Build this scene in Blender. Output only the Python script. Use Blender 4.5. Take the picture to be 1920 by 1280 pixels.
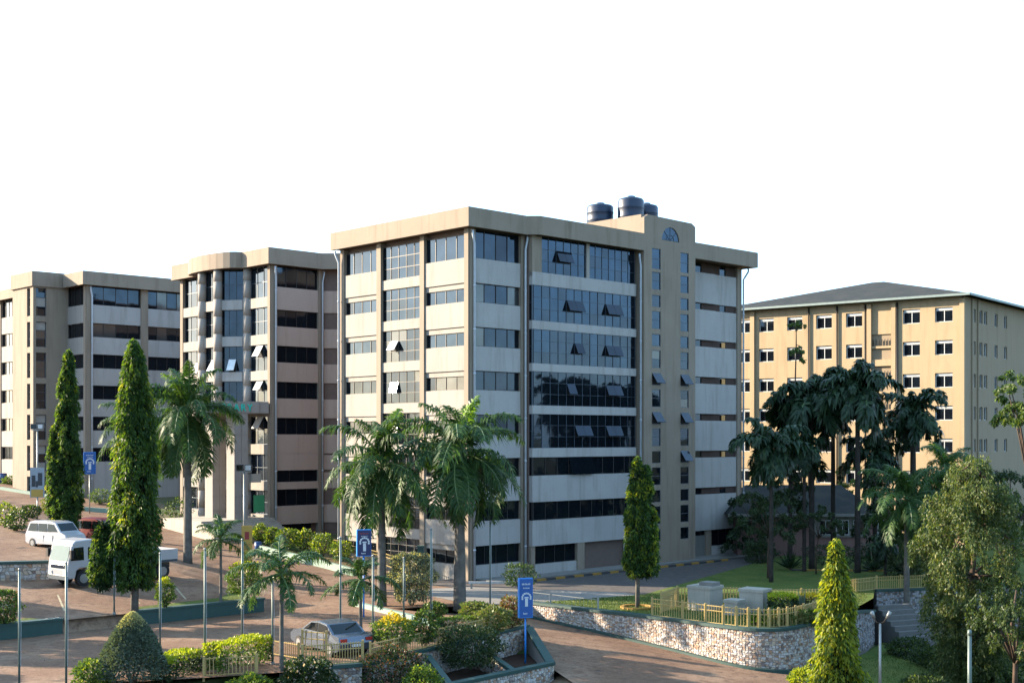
import bpy, bmesh, math, random
import numpy as np
from mathutils import Vector, Matrix

for o in list(bpy.data.objects):
    bpy.data.objects.remove(o)
scene = bpy.context.scene
COL = scene.collection
random.seed(7)
rng = np.random.default_rng(7)

# ------------------------------------------------------------------ camera, sky, sun, exposure
FPX, CX0, HY, CAMZ = 2417.0, 960.0, 820.0, 10.5      # focal length in photo pixels, centre, horizon row, eye height
cam_d = bpy.data.cameras.new('camera')
cam = bpy.data.objects.new('camera', cam_d)
COL.objects.link(cam)
cam.location = (0, 0, CAMZ)
cam.rotation_euler = (math.pi / 2, 0, 0)
cam_d.sensor_width = 36.0
cam_d.lens = 36.0 * FPX / 1920.0
cam_d.shift_y = (HY - 640.0) / 1920.0
cam_d.clip_end = 5000.0
scene.camera = cam

SUN_EL = math.radians(19.0)
SUN_XY = Vector((-0.965, 0.262)).normalized()           # horizontal direction towards the sun
SUN_VEC = Vector((SUN_XY.x * math.cos(SUN_EL), SUN_XY.y * math.cos(SUN_EL), math.sin(SUN_EL)))
world = bpy.data.worlds.new('World')
scene.world = world
world.use_nodes = True
wn, wl = world.node_tree.nodes, world.node_tree.links
for n in list(wn):
    wn.remove(n)
sky = wn.new('ShaderNodeTexSky')
sky.sky_type = 'NISHITA'
sky.sun_disc = False
sky.sun_elevation = SUN_EL
sky.sun_rotation = math.atan2(SUN_XY.x, SUN_XY.y)
sky.altitude = 1150.0
sky.air_density = 1.0
sky.dust_density = 3.0
sky.ozone_density = 1.5
bg = wn.new('ShaderNodeBackground')
bg.inputs['Strength'].default_value = 0.05
haze_bg = wn.new('ShaderNodeBackground')               # thin bright overcast veil, even over the whole sky
haze_bg.inputs["Color"].default_value = (0.41, 0.69, 1.0, 1)
haze_bg.inputs["Strength"].default_value = 0.335
addw = wn.new('ShaderNodeAddShader')
wout = wn.new('ShaderNodeOutputWorld')
wl.new(sky.outputs[0], bg.inputs['Color'])
wl.new(bg.outputs[0], addw.inputs[0])
wl.new(haze_bg.outputs[0], addw.inputs[1])
wl.new(addw.outputs[0], wout.inputs['Surface'])

sun_d = bpy.data.lights.new('sun', 'SUN')
sun_d.energy = 5.0
sun_d.angle = math.radians(0.5)
sun_d.color = (1.0, 0.83, 0.62)
sun = bpy.data.objects.new('sun', sun_d)
COL.objects.link(sun)
sun.rotation_euler = SUN_VEC.to_track_quat('Z', 'Y').to_euler()
sun.location = (-40, 60, 60)

vs = scene.view_settings
vs.view_transform = 'Standard'
vs.look = 'None'
vs.gamma = 1.0
vs.exposure = 2.4
vs.use_curve_mapping = False
scene.cycles.max_bounces = 6
scene.cycles.transparent_max_bounces = 6
scene.cycles.use_denoising = True

# ------------------------------------------------------------------ materials
MATS = {}


def nodes_of(name):
    m = bpy.data.materials.new(name)
    m.use_nodes = True
    nt = m.node_tree
    for n in list(nt.nodes):
        nt.nodes.remove(n)
    out = nt.nodes.new('ShaderNodeOutputMaterial')
    MATS[name] = m
    return m, nt, out


def mixrgb(nt, fac, a, b, mode='MIX'):
    n = nt.nodes.new('ShaderNodeMix')
    n.data_type = 'RGBA'
    n.blend_type = mode
    for sock, val in ((n.inputs[0], fac), (n.inputs[6], a), (n.inputs[7], b)):
        if hasattr(val, 'links'):
            nt.links.new(val, sock)
        elif isinstance(val, (int, float)):
            sock.default_value = val
        else:
            sock.default_value = (*val[:3], 1)
    return n.outputs[2]


def noise(nt, scale, detail=4, rough=0.55, stretch=None, vec=None):
    if vec is None:
        g = nt.nodes.new('ShaderNodeNewGeometry')
        vec = g.outputs['Position']
    if stretch:
        mp = nt.nodes.new('ShaderNodeMapping')
        mp.inputs['Scale'].default_value = stretch
        nt.links.new(vec, mp.inputs['Vector'])
        vec = mp.outputs[0]
    n = nt.nodes.new('ShaderNodeTexNoise')
    n.inputs['Scale'].default_value = scale
    n.inputs['Detail'].default_value = detail
    n.inputs['Roughness'].default_value = rough
    nt.links.new(vec, n.inputs['Vector'])
    return n.outputs[0]


def ramp(nt, val, p0, p1, c0=(0, 0, 0), c1=(1, 1, 1)):
    r = nt.nodes.new('ShaderNodeValToRGB')
    r.color_ramp.elements[0].position = p0
    r.color_ramp.elements[1].position = p1
    r.color_ramp.elements[0].color = (*c0, 1)
    r.color_ramp.elements[1].color = (*c1, 1)
    nt.links.new(val, r.inputs[0])
    return r.outputs[0]


def bump(nt, h, strength, dist):
    b = nt.nodes.new('ShaderNodeBump')
    b.inputs['Strength'].default_value = strength
    b.inputs['Distance'].default_value = dist
    nt.links.new(h, b.inputs['Height'])
    return b.outputs[0]


def principled(nt, out, col, rough=0.8, metal=0.0, spec=0.3, normal=None):
    p = nt.nodes.new('ShaderNodeBsdfPrincipled')
    if hasattr(col, 'links'):
        nt.links.new(col, p.inputs['Base Color'])
    else:
        p.inputs['Base Color'].default_value = (*col, 1)
    if hasattr(rough, 'links'):
        nt.links.new(rough, p.inputs['Roughness'])
    else:
        p.inputs['Roughness'].default_value = rough
    p.inputs['Metallic'].default_value = metal
    p.inputs['Specular IOR Level'].default_value = spec
    if normal is not None:
        nt.links.new(normal, p.inputs['Normal'])
    nt.links.new(p.outputs[0], out.inputs['Surface'])
    return p


def plaster(name, col, stain=0.25, grain=0.12, rough=0.9):
    m, nt, out = nodes_of(name)
    col = tuple(c * 0.37 for c in col)
    big = noise(nt, 0.35, 5, 0.6)
    streak = noise(nt, 1.0, 5, 0.65, stretch=(1.6, 1.6, 0.16))
    fine = noise(nt, 14.0, 3, 0.7)
    dark = tuple(c * (1 - stain) * k for c, k in zip(col, (1.0, 0.97, 0.93)))
    c = mixrgb(nt, ramp(nt, big, 0.35, 0.75), col, tuple(x * (1 - stain * .35) for x in col))
    c = mixrgb(nt, ramp(nt, streak, 0.50, 0.78), c, dark)
    c = mixrgb(nt, grain, c, fine, 'OVERLAY')
    principled(nt, out, c, rough, 0, 0.2, bump(nt, fine, 0.35, 0.02))
    return m


def plain(name, col, rough=0.6, metal=0.0, spec=0.4, var=0.15):
    m, nt, out = nodes_of(name)
    col = tuple(c * 0.62 for c in col)
    c = mixrgb(nt, ramp(nt, noise(nt, 3.0, 4), 0.35, 0.7), col, tuple(x * (1 - var) for x in col))
    principled(nt, out, c, rough, metal, spec)
    return m


def glass(name, col, rough=0.04, metal=0.85):
    m, nt, out = nodes_of(name)
    col = tuple(c * 0.42 for c in col)
    wob = noise(nt, 0.9, 2, 0.4)
    c = mixrgb(nt, ramp(nt, noise(nt, 0.6, 3), 0.35, 0.7), col, tuple(x * .72 for x in col))
    principled(nt, out, c, rough, metal, 0.5, bump(nt, wob, 0.25, 0.02))
    return m


def foliage(name, c0, c1, trans=0.35, rough=0.5, tcol=None, spec=0.18):
    """leaf material: colour varies leaf by leaf (each leaf is a mesh island), some light passes through"""
    m, nt, out = nodes_of(name)
    g = nt.nodes.new('ShaderNodeNewGeometry')
    c0, c1 = tuple(x * 0.80 for x in c0), tuple(x * 0.80 for x in c1)
    c = mixrgb(nt, g.outputs['Random Per Island'], c0, c1)
    p = nt.nodes.new('ShaderNodeBsdfPrincipled')
    p.inputs['Roughness'].default_value = rough
    p.inputs['Specular IOR Level'].default_value = spec
    nt.links.new(c, p.inputs['Base Color'])
    t = nt.nodes.new('ShaderNodeBsdfTranslucent')
    tc = mixrgb(nt, 1.0, c, tcol or (1.5, 1.5, 0.55), 'MULTIPLY')
    nt.links.new(tc, t.inputs['Color'])
    mx = nt.nodes.new('ShaderNodeMixShader')
    mx.inputs[0].default_value = trans
    nt.links.new(p.outputs[0], mx.inputs[1])
    nt.links.new(t.outputs[0], mx.inputs[2])
    nt.links.new(mx.outputs[0], out.inputs['Surface'])
    return m


def islands(name, cols, rough=0.85):
    """masonry whose colour changes stone by stone"""
    m, nt, out = nodes_of(name)
    g = nt.nodes.new('ShaderNodeNewGeometry')
    r = nt.nodes.new('ShaderNodeValToRGB')
    r.color_ramp.interpolation = 'CONSTANT'
    els = r.color_ramp.elements
    while len(els) < len(cols):
        els.new(0.5)
    for i, c in enumerate(cols):
        els[i].position = i / len(cols)
        els[i].color = (*(x * 0.60 for x in c), 1)
    nt.links.new(g.outputs['Random Per Island'], r.inputs[0])
    fine = noise(nt, 25.0, 3)
    c = mixrgb(nt, 0.25, r.outputs[0], fine, 'OVERLAY')
    principled(nt, out, c, rough, 0, 0.25, bump(nt, fine, 0.5, 0.02))
    return m


plaster('tan', (0.52, 0.425, 0.33), 0.32)
plaster('cream', (0.60, 0.555, 0.50), 0.26, 0.2)
plaster('pink_panel', (0.82, 0.63, 0.52), 0.16, 0.14)
plaster('panel_shade_copy', (0.74, 0.71, 0.68), 0.32, 0.2)  # cream panels' copy for shaded faces, colour raised against the shade
plaster('stone_tile', (0.58, 0.535, 0.49), 0.2, 0.15)
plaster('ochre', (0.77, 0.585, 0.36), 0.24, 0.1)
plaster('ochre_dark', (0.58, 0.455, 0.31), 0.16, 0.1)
plaster('pink_wall', (0.42, 0.25, 0.23), 0.3, 0.12)
plaster('concrete', (0.42, 0.40, 0.37), 0.35, 0.15)
plaster('pale_concrete', (0.72, 0.66, 0.56), 0.3, 0.15)
plaster('brown_infill', (0.13, 0.085, 0.07), 0.3)
plain('soffit', (0.16, 0.11, 0.09), 0.8)
plain('void', (0.018, 0.02, 0.024), 0.9)
plain('frame_bronze', (0.030, 0.028, 0.026), 0.5, 0.2)
plain('frame_grey', (0.055, 0.08, 0.11), 0.45, 0.2)
plain('frame_white', (0.60, 0.63, 0.64), 0.5)
plain('gutter', (0.22, 0.29, 0.28), 0.5)
plain('pipe', (0.55, 0.60, 0.66), 0.45)
plain('tank', (0.012, 0.028, 0.065), 0.42, 0, 0.35)
plain('steel', (0.36, 0.37, 0.36), 0.42, 0.5)
plain('steel_green', (0.14, 0.19, 0.175), 0.5, 0.2)
plain('teal_paint', (0.022, 0.068, 0.060), 0.6)
plain('orange_glow_paint', (0.75, 0.36, 0.10), 0.6)
plain('letter_teal', (0.0, 0.62, 0.50), 0.5, var=.05)
plain('yellow_paint', (0.50, 0.36, 0.13), 0.5)
plain('sign_blue', (0.012, 0.10, 0.36), 0.4)
plain('sign_blue_edge', (0.02, 0.24, 0.72), 0.4)
plain('sign_navy', (0.012, 0.022, 0.10), 0.4)
plain('sign_white', (0.62, 0.66, 0.70), 0.5)
plain('sign_red', (0.30, 0.03, 0.03), 0.5)
plain('sign_yellow', (0.52, 0.33, 0.06), 0.5)
plain('sign_grey', (0.30, 0.36, 0.42), 0.5)
plain('car_white', (0.46, 0.46, 0.48), 0.25, 0, 0.6, 0.05)
plain('car_silver', (0.13, 0.16, 0.21), 0.25, 0.6, 0.6, 0.05)
plain('car_dark', (0.02, 0.03, 0.05), 0.2, 0.2, 0.6, 0.05)
plain('black_rubber', (0.015, 0.015, 0.016), 0.85)
plain('rim', (0.35, 0.36, 0.37), 0.4, 0.7)
plain('lamp_red', (0.35, 0.02, 0.02), 0.3)
plain('lamp_clear', (0.65, 0.66, 0.66), 0.15)
plain('car_red', (0.20, 0.025, 0.03), 0.3, 0.1, .5)
plain('step_stone', (0.16, 0.155, 0.15), 0.9)
plain('bark_grey', (0.17, 0.155, 0.135), 0.9, 0, 0.2, 0.4)
plain('bark_brown', (0.11, 0.075, 0.055), 0.9, 0, 0.2, 0.4)
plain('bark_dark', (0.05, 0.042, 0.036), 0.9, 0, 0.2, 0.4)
plain('crownshaft', (0.12, 0.19, 0.06), 0.5)
plain('soil', (0.07, 0.042, 0.03), 0.95, 0, 0.1, 0.35)
plain('kerb_yellow', (0.36, 0.20, 0.03), 0.7)
plain('kerb_black', (0.04, 0.04, 0.045), 0.7)
plain('mortar', (0.27, 0.25, 0.23), 0.95)
plain('blue_plastic', (0.02, 0.07, 0.22), 0.4)
plain('lit_paper', (0.35, 0.33, 0.30), 0.6)
plain('poster_green', (0.05, 0.32, 0.14), 0.5)
glass('glass_blue', (0.066, 0.108, 0.162))
glass('glass_grey', (0.068, 0.098, 0.135))
glass('glass_dark', (0.072, 0.098, 0.135))
glass('glass_deep', (0.046, 0.062, 0.088), 0.06, 0.8)
glass('glass_curtain', (0.17, 0.19, 0.20), 0.12, 0.6)
glass('glass_pale', (0.30, 0.36, 0.40), 0.08, 0.7)
plain('open_pane_glare', (0.85, 0.88, 0.90), 0.2, 0, .5)  # open panes painted white, bright sky reflection put into the colour
glass('car_glass', (0.03, 0.045, 0.055), 0.03, 0.7)
plain('screen_glass', (0.035, 0.10, 0.10), 0.12, 0, .4)
islands('rubble', [(.48, .42, .36), (.60, .56, .52), (.36, .30, .27), (.56, .45, .34), (.66, .63, .60),
                   (.42, .27, .18), (.52, .49, .48), (.24, .19, .17), (.58, .52, .44), (.47, .34, .25)])
islands('rubble_grey', [(.34, .34, .36), (.44, .44, .47), (.24, .22, .22), (.50, .50, .53), (.30, .21, .17),
                        (.40, .39, .40), (.16, .15, .16)])


def tile_roof():
    m, nt, out = nodes_of('roof_sheet')
    w = nt.nodes.new('ShaderNodeTexWave')
    w.bands_direction = 'Z'
    w.inputs['Scale'].default_value = 5.5
    w.inputs['Distortion'].default_value = 0.6
    g = nt.nodes.new('ShaderNodeNewGeometry')
    nt.links.new(g.outputs['Position'], w.inputs['Vector'])
    c = mixrgb(nt, ramp(nt, noise(nt, 0.8, 5), .35, .7), (0.022, 0.026, 0.027), (0.036, 0.036, 0.033))
    c = mixrgb(nt, 0.3, c, w.outputs[0], 'OVERLAY')
    principled(nt, out, c, 0.85, 0.0, 0.08, bump(nt, w.outputs[0], 0.5, 0.05))


tile_roof()


def ground_mats():
    # red-brown block paving, dusty
    m, nt, out = nodes_of('paving')
    g = nt.nodes.new('ShaderNodeNewGeometry')
    mp = nt.nodes.new('ShaderNodeMapping')
    mp.inputs['Rotation'].default_value = (0, 0, 0.76)
    nt.links.new(g.outputs['Position'], mp.inputs['Vector'])
    b = nt.nodes.new('ShaderNodeTexBrick')
    b.inputs['Scale'].default_value = 4.0
    b.inputs['Color1'].default_value = (0.140, 0.078, 0.047, 1)
    b.inputs['Color2'].default_value = (0.172, 0.103, 0.066, 1)
    b.inputs['Mortar'].default_value = (0.085, 0.050, 0.034, 1)
    b.inputs['Mortar Size'].default_value = 0.035
    nt.links.new(mp.outputs[0], b.inputs['Vector'])
    n1 = noise(nt, 0.22, 6, 0.6)
    n2 = noise(nt, 2.2, 5, 0.7)
    n3 = noise(nt, 9.0, 3, 0.8)
    c = mixrgb(nt, ramp(nt, n1, .44, .72), b.outputs[0], (0.205, 0.138, 0.094))
    c = mixrgb(nt, ramp(nt, n2, .48, .70), c, (0.082, 0.048, 0.032))
    n4 = noise(nt, 0.9, 6, 0.75, stretch=(.35, 1.3, 1))
    c = mixrgb(nt, ramp(nt, n4, .54, .68), c, (0.095, 0.058, 0.042))
    n5 = noise(nt, 0.55, 3, 0.5)
    c = mixrgb(nt, ramp(nt, n5, .66, .72), c, (0.055, 0.040, 0.032))
    c = mixrgb(nt, 0.6, c, n3, 'OVERLAY')
    principled(nt, out, c, 0.9, 0, 0.15, bump(nt, n3, 0.6, 0.03))
    # dark block drive at the entrance
    m, nt, out = nodes_of('drive_paving')
    n2 = noise(nt, 1.6, 5, 0.7)
    n3 = noise(nt, 8.0, 3, 0.8)
    c = mixrgb(nt, ramp(nt, n2, .4, .7), (0.051, 0.045, 0.043), (0.078, 0.068, 0.062))
    c = mixrgb(nt, 0.35, c, n3, 'OVERLAY')
    principled(nt, out, c, 0.9, 0, 0.2, bump(nt, n3, 0.4, 0.03))
    # lawn
    m, nt, out = nodes_of('lawn')
    n1 = noise(nt, 0.5, 5, 0.65)
    n2 = noise(nt, 5.0, 4, 0.75)
    c = mixrgb(nt, ramp(nt, n1, .35, .7), (0.046, 0.078, 0.014), (0.097, 0.109, 0.025))
    c = mixrgb(nt, ramp(nt, n2, .5, .75), c, (0.028, 0.053, 0.011))
    principled(nt, out, c, 0.95, 0, 0.15, bump(nt, n2, 0.9, 0.08))
    # open earth and grass beyond
    m, nt, out = nodes_of('earth')
    n1 = noise(nt, 0.12, 6, 0.6)
    n2 = noise(nt, 2.0, 5, 0.7)
    c = mixrgb(nt, ramp(nt, n1, .42, .6), (0.039, 0.066, 0.016), (0.133, 0.090, 0.058))
    c = mixrgb(nt, ramp(nt, n2, .5, .8), c, (0.031, 0.047, 0.016))
    principled(nt, out, c, 0.95, 0, 0.15, bump(nt, n2, 0.8, 0.1))


ground_mats()

# foliage palette
foliage('leaf_ashoka', (0.014, 0.040, 0.013), (0.058, 0.108, 0.020), 0.42, 0.5, (2.6, 2.3, .5))
foliage('leaf_ashoka_young', (0.095, 0.150, 0.018), (0.26, 0.27, 0.028), 0.45, 0.5, (2.0, 1.9, .45))
foliage('leaf_palm', (0.020, 0.054, 0.018), (0.062, 0.118, 0.028), 0.35, 0.5)
foliage('leaf_palm_bright', (0.10, 0.19, 0.02), (0.16, 0.26, 0.03), 0.45, 0.4)
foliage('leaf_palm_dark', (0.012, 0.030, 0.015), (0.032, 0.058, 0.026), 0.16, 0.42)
foliage('leaf_tree', (0.022, 0.046, 0.016), (0.085, 0.115, 0.035), 0.35, 0.5, (2.0, 1.9, .7))
foliage('leaf_dark', (0.016, 0.034, 0.014), (0.045, 0.070, 0.026), 0.25, 0.45)
foliage('leaf_shrub', (0.040, 0.085, 0.020), (0.115, 0.165, 0.035), 0.32, 0.45)
foliage('leaf_lime', (0.20, 0.26, 0.015), (0.34, 0.36, 0.025), 0.35, 0.45)
foliage('leaf_yellow', (0.42, 0.30, 0.015), (0.52, 0.38, 0.03), 0.3, 0.5)
foliage('leaf_grey', (0.055, 0.080, 0.060), (0.115, 0.145, 0.105), 0.22, 0.55)
foliage('leaf_cream', (0.32, 0.30, 0.14), (0.48, 0.44, 0.22), 0.25, 0.5)
foliage('leaf_olive', (0.10, 0.115, 0.040), (0.19, 0.19, 0.075), 0.3, 0.5)
foliage('leaf_core', (0.008, 0.020, 0.006), (0.020, 0.040, 0.010), 0.0, 0.7)  # inner leaves darkened in colour to stand for crown shade
foliage('leaf_grass', (0.035, 0.065, 0.012), (0.085, 0.115, 0.025), 0.25, 0.6)
foliage('leaf_red', (0.10, 0.035, 0.03), (0.20, 0.10, 0.055), 0.25, 0.5)
foliage('leaf_flower', (0.42, 0.30, 0.28), (0.58, 0.48, 0.44), 0.2, 0.5)


def M(n):
    return MATS[n]


# ------------------------------------------------------------------ mesh helpers
class MB:
    def __init__(s):
        s.v, s.f, s.m = [], [], []

    def add(s, pts, faces, mi=0):
        b = len(s.v)
        s.v.extend([tuple(p) for p in pts])
        for f in faces:
            s.f.append(tuple(b + i for i in f))
            s.m.append(mi)

    def poly(s, pts, mi=0):
        s.add(pts, [tuple(range(len(pts)))], mi)

    def box(s, x0, x1, y0, y1, z0, z1, mi=0):
        s.add([(x0, y0, z0), (x1, y0, z0), (x1, y1, z0), (x0, y1, z0),
               (x0, y0, z1), (x1, y0, z1), (x1, y1, z1), (x0, y1, z1)],
              [(0, 3, 2, 1), (4, 5, 6, 7), (0, 1, 5, 4), (1, 2, 6, 5), (2, 3, 7, 6), (3, 0, 4, 7)], mi)

    def prism(s, poly, z0, z1, mi=0):
        n = len(poly)
        zb = z0 if hasattr(z0, '__len__') else [z0] * n
        zt = z1 if hasattr(z1, '__len__') else [z1] * n
        pts = [(p[0], p[1], zb[i]) for i, p in enumerate(poly)] + [(p[0], p[1], zt[i]) for i, p in enumerate(poly)]
        fs = [tuple(range(n - 1, -1, -1)), tuple(range(n, 2 * n))]
        fs += [(i, (i + 1) % n, n + (i + 1) % n, n + i) for i in range(n)]
        s.add(pts, fs, mi)

    def extrude_y(s, prof, y0, y1, mi=0):
        """profile in x,z pushed along y"""
        n = len(prof)
        pts = [(p[0], y0, p[1]) for p in prof] + [(p[0], y1, p[1]) for p in prof]
        fs = [tuple(range(n)), tuple(range(2 * n - 1, n - 1, -1))]
        fs += [(i, n + i, n + (i + 1) % n, (i + 1) % n) for i in range(n)]
        s.add(pts, fs, mi)

    def tube(s, pts, rad, n=8, mi=0, cap=True):
        pts = [Vector(p) for p in pts]
        if not hasattr(rad, '__len__'):
            rad = [rad] * len(pts)
        b = len(s.v)
        for i, p in enumerate(pts):
            d = (pts[min(i + 1, len(pts) - 1)] - pts[max(i - 1, 0)])
            d = d.normalized() if d.length > 1e-9 else Vector((0, 0, 1))
            ref = Vector((1, 0, 0)) if abs(d.x) < 0.9 else Vector((0, 1, 0))
            e1 = d.cross(ref).normalized()
            e2 = d.cross(e1)
            for k in range(n):
                a = 2 * math.pi * k / n
                s.v.append(tuple(p + (e1 * math.cos(a) + e2 * math.sin(a)) * rad[i]))
        for i in range(len(pts) - 1):
            for k in range(n):
                s.f.append((b + i * n + k, b + i * n + (k + 1) % n, b + (i + 1) * n + (k + 1) % n, b + (i + 1) * n + k))
                s.m.append(mi)
        if cap:
            s.f.append(tuple(b + k for k in range(n - 1, -1, -1)))
            s.m.append(mi)
            e = b + (len(pts) - 1) * n
            s.f.append(tuple(e + k for k in range(n)))
            s.m.append(mi)

    def mesh(s, name, mats, smooth=False):
        me = bpy.data.meshes.new(name)
        me.from_pydata(s.v, [], s.f)
        for mt in (mats if isinstance(mats, (list, tuple)) else [mats]):
            me.materials.append(M(mt))
        if any(s.m):
            me.polygons.foreach_set('material_index', s.m)
        if smooth:
            me.polygons.foreach_set('use_smooth', [True] * len(me.polygons))
        me.update()
        return me

    def build(s, name, mats, parent=None, smooth=False, loc=(0, 0, 0), rz=0.0):
        bm_fix = s.mesh(name, mats, smooth)
        return link(name, bm_fix, parent, loc, rz)


def link(name, mesh, parent=None, loc=(0, 0, 0), rz=0.0, scale=None):
    o = bpy.data.objects.new(name, mesh)
    COL.objects.link(o)
    o.location = loc
    if rz:
        o.rotation_euler = (0, 0, rz)
    if scale:
        o.scale = scale
    if parent is not None:
        o.parent = parent
    return o


def tag(o, label=None, cat=None, group=None, kind=None):
    if label:
        o['label'] = label
    if cat:
        o['category'] = cat
    if group:
        o['group'] = group
    if kind:
        o['kind'] = kind
    return o


def thing(name, label, cat, loc=(0, 0, 0), rz=0.0, group=None):
    return tag(link(name, None, None, loc, rz), label, cat, group)


def copy_tree(o, parent=None):
    c = o.copy()
    COL.objects.link(c)
    c.parent = parent
    for ch in o.children:
        copy_tree(ch, c)
    return c


UNIT = {}


def unit_box(mat):
    """shared unit cube (x -.5...5, y 0..1, z 0..1)"""
    if mat not in UNIT:
        b = MB()
        b.box(-.5, .5, 0, 1, 0, 1)
        UNIT[mat] = b.mesh('unit_' + mat, mat)
    return UNIT[mat]


def ubox(name, mat, parent, x0, x1, y0, y1, z0, z1):
    return link(name, unit_box(mat), parent, ((x0 + x1) / 2, y0, z0), 0, (x1 - x0, y1 - y0, z1 - z0))


# ------------------------------------------------------------------ terrain and photo-to-site mapping
RA = math.atan2(0.6893, 0.7245)                        # the campus grid: u runs along the entrance front, v back along the lit side
RX, RY = math.cos(RA), math.sin(RA)
C0 = (-3.125, 94.4)                                    # front corner of the near block


def uv(x, y):
    dx, dy = x - C0[0], y - C0[1]
    return dx * RX + dy * RY, -dx * RY + dy * RX


def xy(u, v):
    return C0[0] + u * RX - v * RY, C0[1] + u * RY + v * RX


def sst(a, b, t):
    t = min(1.0, max(0.0, (t - a) / (b - a)))
    return t * t * (3 - 2 * t)


TERR_V, TERR_U = -3.7, -20.0


def z_terr(v):
    return 0.7 + 0.085 * (v - TERR_V) if v < 90 else 0.7 + 0.085 * (90 - TERR_V)


def z_up(x, y):
    u, v = uv(x, y)
    vv = min(v, 90)
    zr = 0.085 * (math.sqrt((vv - 4) ** 2 + 9) + (vv - 4) - 1.2) / 2 if vv > -12 else 0.0
    if u < TERR_U and v > TERR_V:
        return z_terr(v)
    if v > TERR_V:
        w = sst(-11, TERR_U, u) * sst(TERR_V, 9, v)
        return zr + (z_terr(v) - zr) * w
    return max(zr, 0)


def z_low(x, y):
    return max(-3.3, min(0.0, -0.85 - 0.09 * (x - 1) - 0.022 * max(0.0, 78 - y)))


RWALL = [(-2.2, 80.6), (1.0, 81.7), (4.5, 78.3), (8.9, 74.3), (11.3, 71.7), (12.6, 70.5), (13.7, 70.0), (14.8, 70.2),
         (15.9, 71.2), (17.3, 73.2), (20.4, 78.2)]
PARK_EDGE = [(-60, 48), (-20, 54.0), (-11.5, 57.2), (-6.8, 59.4), (-3.6, 64.6), (0.9, 71.8)]
LOWPOLY = [(-7.5, 79.3)] + RWALL + [(22.0, 81.0), (23.6, 84.2), (24.8, 88.2), (34, 90.5), (120, 96), (120, -20), (-60, -20)] + PARK_EDGE + [(-2.5, 75.5)]


def inside(poly, x, y):
    c = False
    j = len(poly) - 1
    for i in range(len(poly)):
        xi, yi = poly[i]
        xj, yj = poly[j]
        if (yi > y) != (yj > y) and x < (xj - xi) * (y - yi) / (yj - yi) + xi:
            c = not c
        j = i
    return c


def pdist(poly, x, y):
    best = 1e9
    for i in range(len(poly)):
        ax, ay = poly[i]
        bx, by = poly[(i + 1) % len(poly)]
        dx, dy = bx - ax, by - ay
        t = max(0, min(1, ((x - ax) * dx + (y - ay) * dy) / (dx * dx + dy * dy + 1e-9)))
        best = min(best, (x - ax - t * dx) ** 2 + (y - ay - t * dy) ** 2)
    return math.sqrt(best)


def gz(x, y):
    return z_low(x, y) if inside(LOWPOLY, x, y) else z_up(x, y)


def at(px, py):
    """site point seen at a photo pixel"""
    mx, mz = (px - CX0) / FPX, -(py - HY) / FPX
    d = 40.0
    while d < 260:
        if CAMZ + mz * d <= gz(mx * d, d):
            break
        d += 0.25
    return Vector((mx * d, d, gz(mx * d, d)))


def atd(px, d):
    x = (px - CX0) / FPX * d
    return Vector((x, d, gz(x, d)))


def zpx(py, d):
    return CAMZ - (py - HY) / FPX * d


def sheet(name, poly, zf, mat, off=0.0, step=2.0, kind='structure', holes=None):
    """flat-laid surface with exact outline, draped over the height function"""
    bm = bmesh.new()
    vsx = [bm.verts.new((p[0], p[1], 0)) for p in poly]
    bm.faces.new(vsx)
    xs = [p[0] for p in poly]
    ys = [p[1] for p in poly]
    for ax, lo, hi in ((0, min(xs), max(xs)), (1, min(ys), max(ys))):
        k = math.ceil(lo / step) * step
        while k < hi:
            co = (k, 0, 0) if ax == 0 else (0, k, 0)
            no = (1, 0, 0) if ax == 0 else (0, 1, 0)
            bmesh.ops.bisect_plane(bm, geom=bm.verts[:] + bm.edges[:] + bm.faces[:], plane_co=co, plane_no=no, dist=1e-5)
            k += step
    bmesh.ops.triangulate(bm, faces=bm.faces[:])
    for v in bm.verts:
        v.co.z = zf(v.co.x, v.co.y) + off
    for f in bm.faces:
        if f.normal.z < 0:
            f.normal_flip()
    bm.normal_update()
    for f in bm.faces:
        if f.normal.z < 0:
            f.normal_flip()
    me = bpy.data.meshes.new(name)
    bm.to_mesh(me)
    bm.free()
    me.materials.append(M(mat))
    o = link(name, me)
    tag(o, kind=kind)
    return o
# ================================================================== buildings
def face_part(name, mat, parent, fr, a0, a1, d0, d1, z0, z1):
    """box on a wall face: a left-to-right as seen from outside, d depth (inward positive)"""
    ox, oy, th = fr
    am = (a0 + a1) / 2
    x = ox + am * math.cos(th) - d0 * math.sin(th)
    y = oy + am * math.sin(th) + d0 * math.cos(th)
    return link(name, unit_box(mat), parent, (x, y, z0), th, (a1 - a0, d1 - d0, z1 - z0))


HANG = {}


def hang_box(mat):
    if mat not in HANG:
        b = MB()
        b.box(-.5, .5, 0, 1, -1, 0)
        HANG[mat] = b.mesh('hang_' + mat, mat)
    return HANG[mat]


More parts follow.
